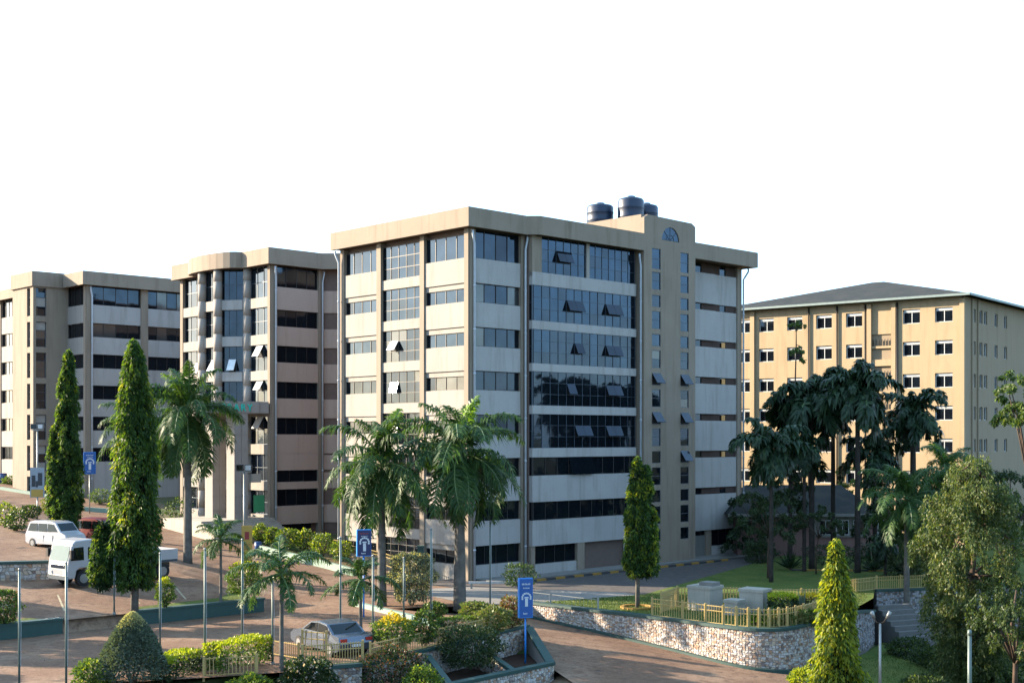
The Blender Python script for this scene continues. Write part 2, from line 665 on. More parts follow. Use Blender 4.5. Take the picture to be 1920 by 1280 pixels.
def window(parent, fr, a0, a1, z0, z1, cols=3, rows=1, d=0.22, mats=('glass_blue',), frame='frame_bronze',
           name='window', pane='pane', opens=(), bar=0.05, splits=None, omat='glass_deep', tilt=24):
    ox, oy, th = fr
    b = MB()
    w = bar
    b.box(a0, a1, d - .03, d + .08, z0, z0 + w)
    b.box(a0, a1, d - .03, d + .08, z1 - w, z1)
    b.box(a0, a0 + w, d - .028, d + .08, z0 + w, z1 - w)
    b.box(a1 - w, a1, d - .028, d + .08, z0 + w, z1 - w)
    xs = splits or [a0 + (a1 - a0) * i / cols for i in range(cols + 1)]
    cols = len(xs) - 1
    zs = [z0 + (z1 - z0) * j / rows for j in range(rows + 1)]
    for x in xs[1:-1]:
        b.box(x - w / 2, x + w / 2, d - .02, d + .07, z0 + w, z1 - w)
    for z in zs[1:-1]:
        b.box(a0 + w, a1 - w, d - .015, d + .07, z - w / 2, z + w / 2)
    o = b.build(name, frame, parent, loc=(ox, oy, 0), rz=th)
    for i in range(cols):
        for j in range(rows):
            mt = random.choice(mats)
            if (i, j) in opens:
                link('open_' + pane, hang_box(omat), o, ((xs[i] + xs[i + 1]) / 2, d - .06, zs[j + 1]), 0,
                     (xs[i + 1] - xs[i] - .02, .05, zs[j + 1] - zs[j])).rotation_euler = (-math.radians(tilt), 0, 0)
                mt = 'void'
            p = link(pane, unit_box(mt), o, ((xs[i] + xs[i + 1]) / 2, d + .02, zs[j]), 0,
                     (xs[i + 1] - xs[i], .04, zs[j + 1] - zs[j]))
            p.rotation_euler = (random.uniform(-.006, .006), 0, random.uniform(-.006, .006))
    return o


def downpipe(parent, x, y, z0, z1, ex=0.0, ey=0.0, r=0.085, zt=None):
    b = MB()
    pts = [(x, y, z0), (x, y, z1 - .8)]
    pts += [(x + ex * .3, y + ey * .3, z1 - .6), (x + ex, y + ey, z1 - .1), (x + ex, y + ey, z1 + .15)]
    b.tube(pts, r, 8)
    z = z0 + 2.2
    o = b.build('downpipe', 'pipe', parent, True)
    c = MB()
    while z < z1 - 1:
        c.tube([(x, y, z), (x, y, z + .12)], r * 1.3, 8)
        z += 3.23
    c.build('pipe_collar', 'pipe', o, True)
    return o


def parapet(parent, outline, z0, z1, thick=0.35, mat='tan'):
    """overhanging roof band following an open outline (list of x,y), inner side to the left"""
    pts = [Vector(p) for p in outline]
    n = len(pts)
    inner = []
    for i in range(n):
        d0 = (pts[i] - pts[i - 1]).normalized() if i else (pts[1] - pts[0]).normalized()
        d1 = (pts[i + 1] - pts[i]).normalized() if i < n - 1 else d0
        nn = Vector((-d0.y - d1.y, d0.x + d1.x))
        nn = nn / max(1e-6, nn.length)
        k = thick / max(0.35, nn.dot(Vector((-d0.y, d0.x))))
        inner.append(pts[i] + nn * k)
    b = MB()
    v = [(p.x, p.y, z0) for p in pts] + [(p.x, p.y, z1) for p in pts] + [(p.x, p.y, z0) for p in inner] + [(p.x, p.y, z1) for p in inner]
    f = []
    for i in range(n - 1):
        f += [(i, i + 1, n + i + 1, n + i), (2 * n + i + 1, 2 * n + i, 3 * n + i, 3 * n + i + 1),
              (n + i, n + i + 1, 3 * n + i + 1, 3 * n + i), (i + 1, i, 2 * n + i, 2 * n + i + 1)]
    f += [(0, n, 3 * n, 2 * n), (n - 1, 3 * n - 1, 4 * n - 1, 2 * n - 1)]
    b.add(v, f)
    return b.build('parapet', mat, parent)


P = 3.23
BLUES = ('glass_blue', 'glass_blue', 'glass_blue', 'glass_grey')  # pane tones by storey paint in reflections: sky above, dark trees below
GREYS = ('glass_grey', 'glass_grey', 'glass_dark', 'glass_grey', 'glass_curtain')
DARKS = ('glass_dark', 'glass_deep', 'glass_dark')

# ------------------------------------------------------------------ near block
NB = thing('office_block', 'tan eight-storey block in the middle with a tall stair tower and glazed front', 'building', (C0[0], C0[1], 0), RA)
FL = (0, 0, -math.pi / 2)      # lit side, a = -v
FR = (0, 0, 0)                 # shaded front
b = MB()
b.prism([(.36, .36), (5.6, .36), (5.6, -.4), (17.8, -.4), (17.8, .36), (32.9, .36), (32.9, 15.6), (.36, 15.6)], -0.6, 25.95)
b.build('wall_core', 'soffit', NB)
b = MB()
b.prism([(-.6, -.6), (5.2, -.6), (5.9, -1.3), (33.6, -1.3), (33.6, 16.3), (-.6, 16.3)], 25.9, 26.1)
b.build('roof_slab', 'soffit', NB)
parapet(NB, [(-.7, 16.4), (-.7, -.7), (5.2, -.7), (5.9, -1.4), (17.95, -1.4)], 25.84, 27.25)
parapet(NB, [(24.65, -1.4), (33.7, -1.4), (33.7, 16.4)], 25.84, 27.2)
# lit side
SILL = [23.7 - P * k for k in range(8)]
for v0, v1 in ((0.0, .45), (5.06, 5.57), (10.4, 10.95), (15.3, 15.8)):
    face_part('pilaster', 'tan', NB, FL, -v1, -v0, -.12, .40, -.6, 25.84)
for bi, (v0, v1) in enumerate(((.45, 5.06), (10.95, 15.3))):
    for k, s in enumerate(SILL):
        if k < 6 or True:
            top = 25.5 if k == 0 else s + 1.02
            mats = BLUES if k < 3 else GREYS if k < 6 else DARKS
            sp = [-v1, -v1 + (v1 - v0) * .22] + [-v1 + (v1 - v0) * (.22 + .26 * q) for q in (1, 2, 3)]
            sp[-1] = -v0
            window(NB, FL, -v1, -v0, s, top, 4, 1, .2, mats, splits=sp)
            if k:
                face_part('lintel', 'cream', NB, FL, -v1, -v0, .10, .40, s + 1.02, s + 1.42)
        pb = SILL[k + 1] + 1.42 if k < 7 else -.6
        face_part('panel', 'cream', NB, FL, -v1, -v0, -.02, .40, pb, s)
for k, s in enumerate(SILL):
    z0 = s - .85 if k < 7 else s
    z1 = 25.5 if k == 0 else s + 1.63
    mats = BLUES if k < 2 else GREYS if k < 6 else DARKS
    window(NB, FL, -10.4, -5.57, z0, z1, 5, 3, .16, mats, bar=.045, opens={2: ((1, 1),), 3: ((1, 1),), 4: ((1, 1),)}.get(k, ()), omat='open_pane_glare',
           tilt={2: 32, 3: 14, 4: 12}.get(k, 20))
    pb = SILL[k + 1] + 1.63 if k < 7 else -.6
    face_part('spandrel', 'cream', NB, FL, -10.4, -5.57, 0.02, .40, pb, z0)
# shaded front, first bay
face_part('pilaster', 'tan', NB, FR, .02, .5, -.12, .40, -.6, 25.84)
face_part('pilaster', 'tan', NB, FR, 5.2, 5.72, -.10, .40, -.6, 25.84)
for k, s in enumerate(SILL):
    top = 25.84 if k == 0 else s + 1.42
    mats = ('glass_blue', 'glass_grey', 'glass_deep') if k < 1 else GREYS if k < 4 else DARKS
    window(NB, FR, .5, 5.2, s, top, 4, 1, .22, mats)
    pb = SILL[k + 1] + 1.42 if k < 7 else -.6
    face_part('panel', 'panel_shade_copy', NB, FR, .5, 5.2, 0, .40, pb, s)
# projecting glazed bay
FB = (0, -.75, 0)
FBL = (5.72, 0, -math.pi / 2)     # its left return, a = -v : v -.75..0 -> a 0...75
face_part('pier', 'tan', NB, FB, 5.72, 6.75, .0, .5, 22.75, 25.84)
face_part('pier', 'cream', NB, FB, 11.75, 12.1, .0, .5, 22.75, 25.84)
window(NB, FB, 6.75, 11.75, 23.1, 25.84, 6, 3, .12, ('glass_blue',) * 3 + ('glass_grey',), name='curtain_wall', pane='glass_pane', opens=((2, 1), (3, 1)), frame='frame_grey', bar=.028)
window(NB, FB, 12.1, 17.62, 23.1, 25.84, 7, 3, .12, ('glass_blue',) * 3 + ('glass_grey',), name='curtain_wall', pane='glass_pane', frame='frame_grey', bar=.028)
CW = [(19.4, 22.1, ((4, 1), (5, 1), (9, 1), (10, 1))), (16.15, 18.75, ((5, 1), (9, 1), (10, 1))), (12.95, 15.55, ((4, 1), (9, 1), (10, 1))), (9.7, 12.3, ((5, 1), (6, 1), (9, 1), (10, 1)))]
prev = 23.1
for i, (z0, z1, op) in enumerate(CW):
    m = (('glass_blue', 'glass_blue', 'glass_grey'), ('glass_grey', 'glass_blue'), ('glass_grey', 'glass_dark', 'glass_grey'), ('glass_dark', 'glass_dark', 'glass_deep'))[i]
    window(NB, FB, 5.9, 17.62, z0, z1, 13, 3, .06, m, name='curtain_wall', pane='glass_pane', opens=op, frame='frame_grey', bar=.028)
    window(NB, FBL, .06, .72, z0, z1, 1, 2, .02, ('glass_dark',), name='side_window', frame='frame_grey')
    face_part('spandrel', 'panel_shade_copy', NB, FB, 5.72, 17.7, -.02, .5, z1, prev)
    prev = z0
face_part('spandrel', 'panel_shade_copy', NB, FB, 5.72, 17.7, -.02, .5, 9.0, 9.7)
window(NB, FB, 5.9, 17.62, 7.6, 9.0, 9, 1, .1, DARKS, opens=((3, 0), (4, 0)), omat='glass_grey', tilt=12)
window(NB, FBL, .06, .72, 7.6, 9.0, 1, 1, .02, ('glass_deep',), name='side_window')
face_part('panel', 'panel_shade_copy', NB, FB, 5.72, 17.7, -.02, .5, 5.6, 7.6)
window(NB, FB, 5.9, 17.62, 4.2, 5.6, 9, 1, .1, DARKS)
window(NB, FBL, .06, .72, 4.2, 5.6, 1, 1, .02, ('glass_deep',), name='side_window')
face_part('panel', 'panel_shade_copy', NB, FB, 5.72, 17.7, -.02, .5, 2.25, 4.2)
window(NB, FB, 6.15, 10.7, .85, 2.25, 4, 1, .3, ('glass_deep',))
face_part('pier', 'tan', NB, FB, 5.72, 6.15, .12, .5, -.6, 2.25)
face_part('panel', 'panel_shade_copy', NB, FB, 6.15, 10.7, .1, .5, -.6, .85)
face_part('pier', 'tan', NB, FB, 10.7, 11.5, .0, .5, -.6, 2.25)
dw = window(NB, FB, 11.5, 16.4, -.02, 2.25, 4, 1, .42, ('glass_deep', 'glass_dark'), name='entrance_door', frame='frame_grey', bar=.07)
face_part('entrance_post', 'pipe', NB, FB, 16.4, 16.6, .05, .25, -.02, 2.25)
face_part('pier', 'brown_infill', NB, FB, 16.6, 17.7, .3, .5, -.6, 2.25)
# stair tower
FT = (0, -1.4, 0)
TW = [(26.15, 24.45), (24.2, 22.75)] + [(22.3 - P * k, 21.3 - P * k) for k in range(7)] + [(20.96 - P * k, 19.5 - P * k) for k in range(6)]
TW.sort(reverse=True)
b = MB()
b.box(17.95, 24.65, -1.05, 6.0, -.6, 28.55)
b.build('tower_core', 'tan', NB)
for a0, a1 in ((17.95, 18.95), (20.05, 22.65), (23.75, 24.65)):
    face_part('tower_wall', 'tan', NB, FT, a0, a1, 0, .34, -.6, 26.6)
for ca, cb in ((18.95, 20.05), (22.65, 23.75)):
    prev = 26.6
    for n_, (zt, zb) in enumerate(TW):
        face_part('tower_wall', 'tan', NB, FT, ca, cb, .01, .34, zt, prev)
        opn = ((0, 0),) if (n_ in (6, 8) or (ca > 20 and n_ in (6, 8, 10))) else ()
        window(NB, FT, ca, cb, zb, zt, 1, 2 if zt - zb > 1.1 else 1, .06, BLUES if n_ < 5 else GREYS if n_ < 9 else DARKS,
               frame='frame_grey', opens=opn, omat='glass_dark', tilt=35, bar=.04)
        prev = zb
    face_part('tower_wall', 'tan', NB, FT, ca, cb, .01, .34, -.6, prev)
# tower head with the half-round light: wall built round the opening
fa, fz, frd = 21.35, 26.95, 1.15
b = MB()
N = 14
arc = [(fa + frd * math.cos(math.pi * i / N), fz + frd * math.sin(math.pi * i / N)) for i in range(N + 1)]
outer = [(24.65, fz), (24.65, 28.75), (17.95, 28.85), (17.95, fz)]
def tw(p, d):
    return (p[0], -1.4 + d, p[1])
rim = []
for i, (x, z) in enumerate(arc):
    t = i / N
    if t < .25:
        o_ = (24.65, fz + (28.75 - fz) * t / .25)
    elif t < .75:
        o_ = (24.65 - 6.7 * (t - .25) / .5, 28.75 + .1 * (t - .25) / .5)
    else:
        o_ = (17.95, 28.85 - (28.85 - fz) * (t - .75) / .25)
    rim.append(o_)
for i in range(N):
    b.add([tw(arc[i], 0), tw(arc[i + 1], 0), tw(rim[i + 1], 0), tw(rim[i], 0)], [(0, 1, 2, 3)])
    b.add([tw(arc[i], 0), tw(arc[i + 1], 0), tw(arc[i + 1], .34), tw(arc[i], .34)], [(3, 2, 1, 0)])
    b.add([tw(rim[i], 0), tw(rim[i + 1], 0), tw(rim[i + 1], .34), tw(rim[i], .34)], [(0, 1, 2, 3)])
b.box(17.95, 24.65, -1.4, -1.06, 26.6, fz)
b.build('tower_head', 'tan', NB)
b = MB()
b.box(17.95, 18.3, -1.06, 6.0, 28.55, 28.85)
b.box(24.3, 24.65, -1.06, 6.0, 28.55, 28.75)
b.box(18.3, 24.3, 5.65, 6.0, 28.55, 28.8)
b.build('tower_parapet', 'tan', NB)
b = MB()
b.poly([(x, -1.33, z) for x, z in arc][::-1])
fw = b.build('fan_window', 'glass_blue', NB)
b = MB()
for q in (45, 90, 135):
    c_, s_ = math.cos(math.radians(q)), math.sin(math.radians(q))
    b.tube([(fa + .1 * c_, -1.345, fz + .1 * s_), (fa + frd * c_, -1.345, fz + frd * s_)], .022, 5)
b.tube([(fa + .5 * math.cos(math.pi * i / 10), -1.345, fz + .03 + .5 * math.sin(math.pi * i / 10)) for i in range(11)], .025, 5)
b.tube([(fa - frd, -1.345, fz + .02), (fa + frd, -1.345, fz + .02)], .04, 5)
b.build('glazing_bar', 'frame_grey', fw)
# slit-window end
face_part('pilaster', 'tan', NB, FR, 32.35, 33.0, -.12, .40, -.6, 25.84)
SL = [25.0 - 3.24 * k for k in range(7)]
for a0, a1, dd in ((24.65, 29.1, -.14), (29.1, 32.35, 0.0)):
    prev = None
    for k, z in enumerate(SL):
        top = 25.84 if k == 0 else z + .55
        if prev is not None:
            face_part('panel', 'panel_shade_copy', NB, FR, a0, a1, dd, .40, top, prev)
        W_ = a1 - a0
        cuts = [0, .09, .38, .62, 1.0] if a0 < 29 else [0, .28, .55, 1.0]
        for i in range(len(cuts) - 1):
            isg = (i % 2 == 0) if a0 < 29 else (i % 2 == 1)
            q0, q1 = a0 + W_ * cuts[i], a0 + W_ * cuts[i + 1]
            if isg:
                window(NB, FR, q0, q1, z - .05, top, 1, 1, .16, ('glass_grey',) if k < 3 else ('glass_dark',), bar=.04, name='slit_window')
            else:
                face_part('infill', 'brown_infill', NB, FR, q0, q1, .10, .40, z - .05, top)
        prev = z - .05
    face_part('panel', 'panel_shade_copy', NB, FR, a0, a1, dd, .40, 2.35, prev)
window(NB, FR, 24.8, 27.9, 1.9, 2.35, 2, 1, .2, ('glass_deep',), name='slit_window')
face_part('side_door', 'concrete', NB, FR, 24.8, 27.9, .1, .4, -.1, 1.9)
face_part('pier', 'tan', NB, FR, 27.9, 28.7, .0, .4, -.6, 2.35)
window(NB, FR, 28.8, 32.2, .9, 2.35, 3, 1, .2, ('glass_deep',))
face_part('panel', 'panel_shade_copy', NB, FR, 28.7, 32.35, .05, .4, -.6, .9)
downpipe(NB, .28, -.26, 0, 25.5, -.25, -.1)
downpipe(NB, 5.45, -.3, 0, 25.6, .1, -.1)
downpipe(NB, 17.8, -1.15, 0, 25.4, -.2, -.05)
downpipe(NB, 33.0, -.3, 0, 25.6, .2, -.4)
downpipe(NB, -.3, 15.75, 0, 25.6, -.2, .2)
b = MB()
b.box(.6, 33.2, -2.2, -.02, -.4, .12)
b.build('apron', 'concrete', NB)

for k in (2, 3, 4, 5):  # orange panels stand for lit windows, their glow put into the colour
    face_part('painted_glow', 'orange_glow_paint', NB, FR, 30.25 if k != 3 else 30.3, 30.75, .05, .12, SL[k] - .02, SL[k] + .45)

# water tanks on the tower
def tank(px, d, r, h, z0, label):
    p = Vector(((px - CX0) / FPX * d, d, z0))
    t = thing('water_tank', label, 'water tank', p)
    b = MB()
    n = 22
    prof = [(0, r), (.1, r * 1.02), (h * .27, r), (h * .3, r * 1.03), (h * .33, r), (h * .6, r), (h * .63, r * 1.03), (h * .66, r), (h * .88, r), (h * .95, r * .9), (h, r * .55)]
    b.tube([(0, 0, z) for z, _ in prof], [q for _, q in prof], n)
    b.build('tank_body', 'tank', t, True)
    b = MB()
    b.tube([(0, 0, h), (0, 0, h + .14)], [r * .36, r * .33], 14)
    b.build('lid', 'tank', t, True)


def tz(u, v):
    x, y = xy(u, v)
    return x, y


for (u_, v_, r, h, lab) in ((18.75, 4.6, 1.15, 1.95, 'black plastic water tank on the stair tower, left of three'),
                            (19.9, 2.1, 1.12, 2.35, 'tallest black plastic water tank, middle of three on the tower'),
                            (22.3, 2.4, 1.0, 2.1, 'black plastic water tank on the stair tower, right of three')):
    x, y = xy(u_ + .4, v_)
    tank(x / y * FPX + CX0, y, r, h, 28.56, lab)

# ------------------------------------------------------------------ library block
LX, LY = xy(.87, 27.6)
LB = thing('library_block', 'library block with curved parapet and tiled portico behind the palms', 'building', (LX, LY, 0), RA)
b = MB()
b.prism([(.4, .4), (5.4, .4), (9.4, -3.6), (20, -3.6), (20, 15.6), (.4, 15.6)], 0, 25.95)
b.prism([(.4, 4.3), (.4, 11.3), (-1.15, 9.1), (-1.15, 6.5)], 0, 25.95)
b.build('wall_core', 'soffit', LB)
arcp = []
for i in range(13):
    q = math.pi * i / 12
    arcp.append((-.7 - 1.55 * math.sin(q) ** .8, 12.3 - 8.6 * (1 - math.cos(q)) / 2))
pl = [(-.7, 16.6)] + arcp + [(-.7, -.7), (5.0, -.7), (9.6, -5.2), (12, -5.2)]
b = MB()
b.prism([(p[0] + .1, p[1] + (.1 if p[1] < 0 else 0)) for p in pl] + [(12, 16.5)], 25.95, 26.1)
b.build('roof_slab', 'soffit', LB)
parapet(LB, pl, 25.9, 27.35)
LFR = (0, 0, 0)
LFL = (0, 0, -math.pi / 2)
face_part('pilaster', 'tan', LB, LFR, 0, .6, -.1, .4, 0, 25.9)
face_part('pilaster', 'tan', LB, LFR, 5.1, 5.65, -.1, .4, 0, 25.9)
face_part('pilaster', 'tan', LB, LFL, -.38, 0, -.1, .4, 0, 25.9)
LS = [24.0 if k == 0 else 23.7 - P * k for k in range(6)]
for k, s in enumerate(LS):
    top = 25.9 if k == 0 else s + 1.5
    window(LB, LFR, .6, 5.1, s, top, 4, 1, .2, ('glass_dark', 'glass_deep', 'glass_dark') if k else ('glass_dark', 'glass_deep'))
    pb = (LS[k + 1] + 1.5) if k < 5 else 9.1
    face_part('panel', 'pink_panel', LB, LFR, .6, 5.1, 0, .4, pb, s)
window(LB, LFR, .6, 5.1, 6.5, 9.1, 3, 1, .2, ('glass_deep', 'glass_dark'))
face_part('panel', 'pink_panel', LB, LFR, .6, 5.1, 0, .4, 5.85, 6.5)
window(LB, LFR, .6, 5.1, 4.35, 5.85, 4, 1, .2, ('glass_deep', 'glass_dark'))
face_part('panel', 'pink_panel', LB, LFR, .6, 5.1, 0, .4, 2.7, 4.35)
window(LB, LFR, .6, 4.5, 0.8, 2.7, 3, 1, .3, ('glass_deep',))
face_part('panel', 'pink_panel', LB, LFR, .6, 5.1, .05, .4, 0, .8)
# canted link wall
ang = -math.pi / 4
LNK = (5.65, 0, ang)
for k, s in enumerate(LS):
    top = 25.9 if k == 0 else s + 1.5
    window(LB, LNK, 0, 3.6, s, top, 3, 1, .2, ('glass_dark', 'glass_deep'))
    pb = (LS[k + 1] + 1.5) if k < 5 else 8.9
    face_part('panel', 'pink_panel', LB, LNK, 0, 3.6, 0, .4, pb, s)
for z0, z1, zp in ((7.3, 8.9, 5.85), (4.35, 5.85, 2.7), (.9, 2.7, 0)):
    window(LB, LNK, 0, 3.6, z0, z1, 3, 1, .2, ('glass_deep',))
    face_part('panel', 'pink_panel', LB, LNK, 0, 3.6, 0, .4, zp, z0)
face_part('pilaster', 'tan', LB, LNK, 3.6, 4.3, -.1, .4, 0, 25.9)
# lit side windows
LW = [(23.1, 25.9), (19.75, 22.2), (16.5, 18.85), (13.7, 15.65)]
LWB = [(9.9, 12.4), (6.6, 9.0), (3.6, 5.75)]


def bay(fr, a0, a1, cols, mats, spm='cream', rows=2, opens=None, lows=True, lowop=None):
    prev = None
    for i, (z0, z1) in enumerate(LW + (LWB if lows else [])):
        if prev is not None:
            face_part('spandrel', spm, LB, fr, a0, a1, -.06, .4, z1, prev)
        window(LB, fr, a0, a1, z0, z1, cols, rows, .2, mats, frame='frame_grey', bar=.045, opens=(opens or {}).get(i, ()), omat='open_pane_glare', tilt=30)
        prev = z0
    face_part('spandrel', spm, LB, fr, a0, a1, -.06, .4, 2.4, prev)


bay(LFL, -3.5, -.38, 3, ('glass_blue', 'glass_blue', 'glass_grey'), opens={2: ((1, 1),), 3: ((1, 1),), 4: ((1, 1),)})
# bulging centre bay in facets
fac = [((-1.5, 6.4), (0, 4.2)), ((-1.5, 9.2), (-1.5, 6.4)), ((0, 11.4), (-1.5, 9.2))]
for i, (p0, p1) in enumerate(fac):
    th_ = math.atan2(p1[1] - p0[1], p1[0] - p0[0])
    ln = math.hypot(p1[0] - p0[0], p1[1] - p0[1])
    bay((p0[0], p0[1], th_), .25, ln - .25, 3 if i == 0 else 2, ('glass_grey', 'glass_dark', 'glass_grey') if i == 0 else ('glass_blue', 'glass_grey'),
        'panel_shade_copy' if i == 0 else 'cream', opens={2: ((1, 0),)} if i < 2 else None)
for (x, y) in ((0.0, 3.85), (-1.55, 6.4), (-1.55, 9.2), (0.0, 11.75)):
    b = MB()
    z = 2.4
    while z < 25.8:
        z1 = min(z + 1.6, 25.9)
        b.tube([(x, y, z), (x, y, z1 - .03)], .40, 14)
        z = z1
    b.tube([(x, y, 2.4), (x, y, 25.9)], .385, 14)
    b.build('column', 'stone_tile', LB, True)
bay(LFL, -15.4, -12.2, 3, ('glass_grey', 'glass_blue', 'glass_dark'), opens={2: ((2, 0),)})
face_part('pilaster', 'tan', LB, LFL, -15.9, -15.4, -.1, .4, 0, 25.9)
# portico
b = MB()
b.box(-6.8, -.3, -.1, 5.2, 12.62, 13.68)
for i in range(1, 7):
    pass
po = b.build('portico_roof', 'stone_tile', LB)
b = MB()
for i in range(7):
    x0 = -6.8 + i * (6.5 / 7)
    b.box(x0 + .02, x0 + 6.5 / 7 - .02, -.16, -.1, 12.66, 13.64)
b.build('fascia_tile', 'stone_tile', po)
for (u0, v0) in ((-3.75, -.05), (-3.75, 3.6)):
    b = MB()
    b.box(u0, u0 + 1.35, v0, v0 + 1.3, 2.2, 12.6)
    pp = b.build('portico_pillar', 'stone_tile', LB)
    b = MB()
    z = 2.6
    while z < 12.3:
        b.box(u0 + .03, u0 + .66, v0 - .04, v0, z, z + 1.3)
        b.box(u0 + .69, u0 + 1.32, v0 - .04, v0, z, z + 1.3)
        z += 1.36
    b.build('pillar_tile', 'stone_tile', pp)
b = MB()
b.box(-7.2, .2, -.4, 6.2, 0.5, 3.35)
for i in range(6):
    b.box(-7.2, .2, -.4 - .35 * (i + 1), -.4 - .35 * i, 0.5, 3.35 - .17 * (i + 1))
b.build('plinth', 'pale_concrete', LB)
b = MB()
b.box(-1.6, -.5, .25, .32, 3.9, 5.4)
b.build('door_poster', 'poster_green', LB)
ubox('wall_lamp_box', 'pale_concrete', LB, -2.1, -1.2, -.3, .1, 6.55, 7.3)
downpipe(LB, .35, -.3, 2, 25.6, -.2, -.2)
downpipe(LB, 5.4, -.3, 2, 25.6, .1, -.1, r=.07)
# lettering
sgn = link('sign', None, LB)


def letter(ch, parent, x, y, z, size, mat):
    cu = bpy.data.curves.new('letter', 'FONT')
    cu.body = ch
    cu.size = size
    cu.extrude = .04
    cu.offset = .012
    to = bpy.data.objects.new('letter', cu)
    COL.objects.link(to)
    dg = bpy.context.evaluated_depsgraph_get()
    me = bpy.data.meshes.new_from_object(to.evaluated_get(dg))
    bpy.data.objects.remove(to)
    me.materials.clear()
    me.materials.append(M(mat))
    o = link('letter', me, parent, (x, y, z))
    o.rotation_euler = (math.pi / 2, 0, 0)
    wd = max(v.co.x for v in me.vertices)
    return o, wd


xx = -5.95
for ch in 'LIBRARY':
    o_, wd = letter(ch, sgn, xx, -.19, 12.84, .86, 'letter_teal')
    xx += wd + .11

# ------------------------------------------------------------------ far left block
EX, EY = xy(-2.95, 56.1)
EB = thing('teaching_block', 'tan block at the far left with a projecting stair tower', 'building', (EX, EY, 0), RA)
b = MB()
b.prism([(.4, .4), (12.2, .4), (12.2, 30), (.4, 30)], 2, 26.3)
b.build('wall_core', 'soffit', EB)
b = MB()
b.prism([(-.6, -.6), (12.2, -.6), (12.2, 30), (-.6, 30)], 26.3, 26.45)
b.build('roof_slab', 'soffit', EB)
parapet(EB, [(-.7, 4.0), (-.7, -.7), (12.4, -.7)], 26.2, 27.6)
parapet(EB, [(-.7, 30), (-.7, 10.0)], 26.2, 27.3)
EFR = (0, 0, 0)
EFL = (0, 0, -math.pi / 2)
ES = [24.25] + [24.15 - P * k for k in range(1, 6)]
for a0, a1 in ((0, .6), (6.1, 6.9), (11.6, 12.2)):
    face_part('pilaster', 'tan', EB, EFR, a0, a1, -.1, .4, 2, 26.2)
for k, s in enumerate(ES):
    top = 26.2 if k == 0 else s + 1.45
    pb = ES[k + 1] + 1.45 if k < 5 else 2
    for a0, a1 in ((.6, 6.1), (6.9, 11.6)):
        window(EB, EFR, a0, a1, s, top, 4, 1, .2, ('glass_dark', 'glass_grey', 'glass_curtain') if k < 2 else ('glass_dark', 'glass_grey'))
        face_part('panel', 'panel_shade_copy', EB, EFR, a0, a1, 0, .4, pb, s)
    window(EB, EFL, -4.4, -.45, s, top, 3, 1, .2, ('glass_dark', 'glass_grey'))
    face_part('panel', 'cream', EB, EFL, -4.4, -.45, 0, .4, pb, s)
    for v0, v1 in ((10, 17.4), (17.4, 21.8), (22.3, 28)):
        window(EB, EFL, -v1, -v0, s, top, 5, 1, .2, ('glass_blue', 'glass_grey'))
        face_part('panel', 'cream', EB, EFL, -v1, -v0, 0, .4, pb, s)
face_part('pilaster', 'tan', EB, EFL, -.45, 0, -.1, .4, 2, 26.2)
face_part('pilaster', 'tan', EB, EFL, -22.3, -21.8, -.1, .4, 2, 26.2)
# tower
b = MB()
b.box(-3.4, .3, 4.75, 9.6, 2, 27.4)
b.build('tower_core', 'tan', EB)
ETS = (0, 4.4, 0)
for a0, a1 in ((-3.7, -3.4), (-2.3, .1)):
    face_part('tower_wall', 'tan', EB, ETS, a0, a1, 0, .36, 2, 26.2)
ETL = (-3.7, 0, -math.pi / 2)
for a0, a1 in ((-9.6, -5.95), (-5.15, -4.76)):
    face_part('tower_wall', 'tan', EB, ETL, a0, a1, 0, .32, 2, 26.2)
prev = 26.2
zt = 26.05
for k in range(7):
    hz = 2.9 if k == 0 else 2.62
    for fr, a0, a1 in ((ETS, -3.4, -2.3), (ETL, -5.95, -5.15)):
        face_part('tower_wall', 'tan', EB, fr, a0, a1, .01, .3, zt, prev)
        window(EB, fr, a0, a1, zt - hz, zt, 1, 3, .2, ('glass_dark', 'glass_curtain', 'glass_dark', 'lit_paper') if fr is ETS else ('glass_pale', 'glass_grey'), frame='frame_grey')
    prev = zt - hz
    zt -= hz + .6
for fr, a0, a1 in ((ETS, -3.4, -2.3), (ETL, -5.95, -5.15)):
    face_part('tower_wall', 'tan', EB, fr, a0, a1, .01, .3, 2, prev)
b = MB()
b.prism([(-3.9, 4.2), (.0, 4.2), (.0, 9.8), (-3.9, 9.8)], 26.2, 27.75)
b.build('tower_parapet', 'tan', EB)
downpipe(EB, .5, -.3, 4, 25.9, -.2, -.1)
downpipe(EB, 11.3, -.3, 4, 25.9, .1, -.1)

# ------------------------------------------------------------------ ochre hostel on the right
GA = math.atan2(-0.623, 0.782)                         # front runs left to right towards the viewer
GX, GY = 43.7, 124.7
HB = thing('hostel_block', 'ochre six-storey block with a grey hipped roof at the right', 'building', (GX, GY, 0), GA)
# local x: along the front towards the near corner is +; near corner at (0,0); front on y=0 facing -y; right side x=0 facing +x
b = MB()
b.box(-27.6, -.25, .25, 25.6, -3, 24.2)
b.build('wall_core', 'ochre', HB)
HF = (0, 0, 0)
HR = (0, 0, math.pi / 2)
rows = [22.5 - 3.2 * k for k in range(8)]
cols = [1.95, 5.2, 11.2, 14.5, 17.8, 21.1, 23.8, 26.4]
wf, hf = 1.75, 1.42
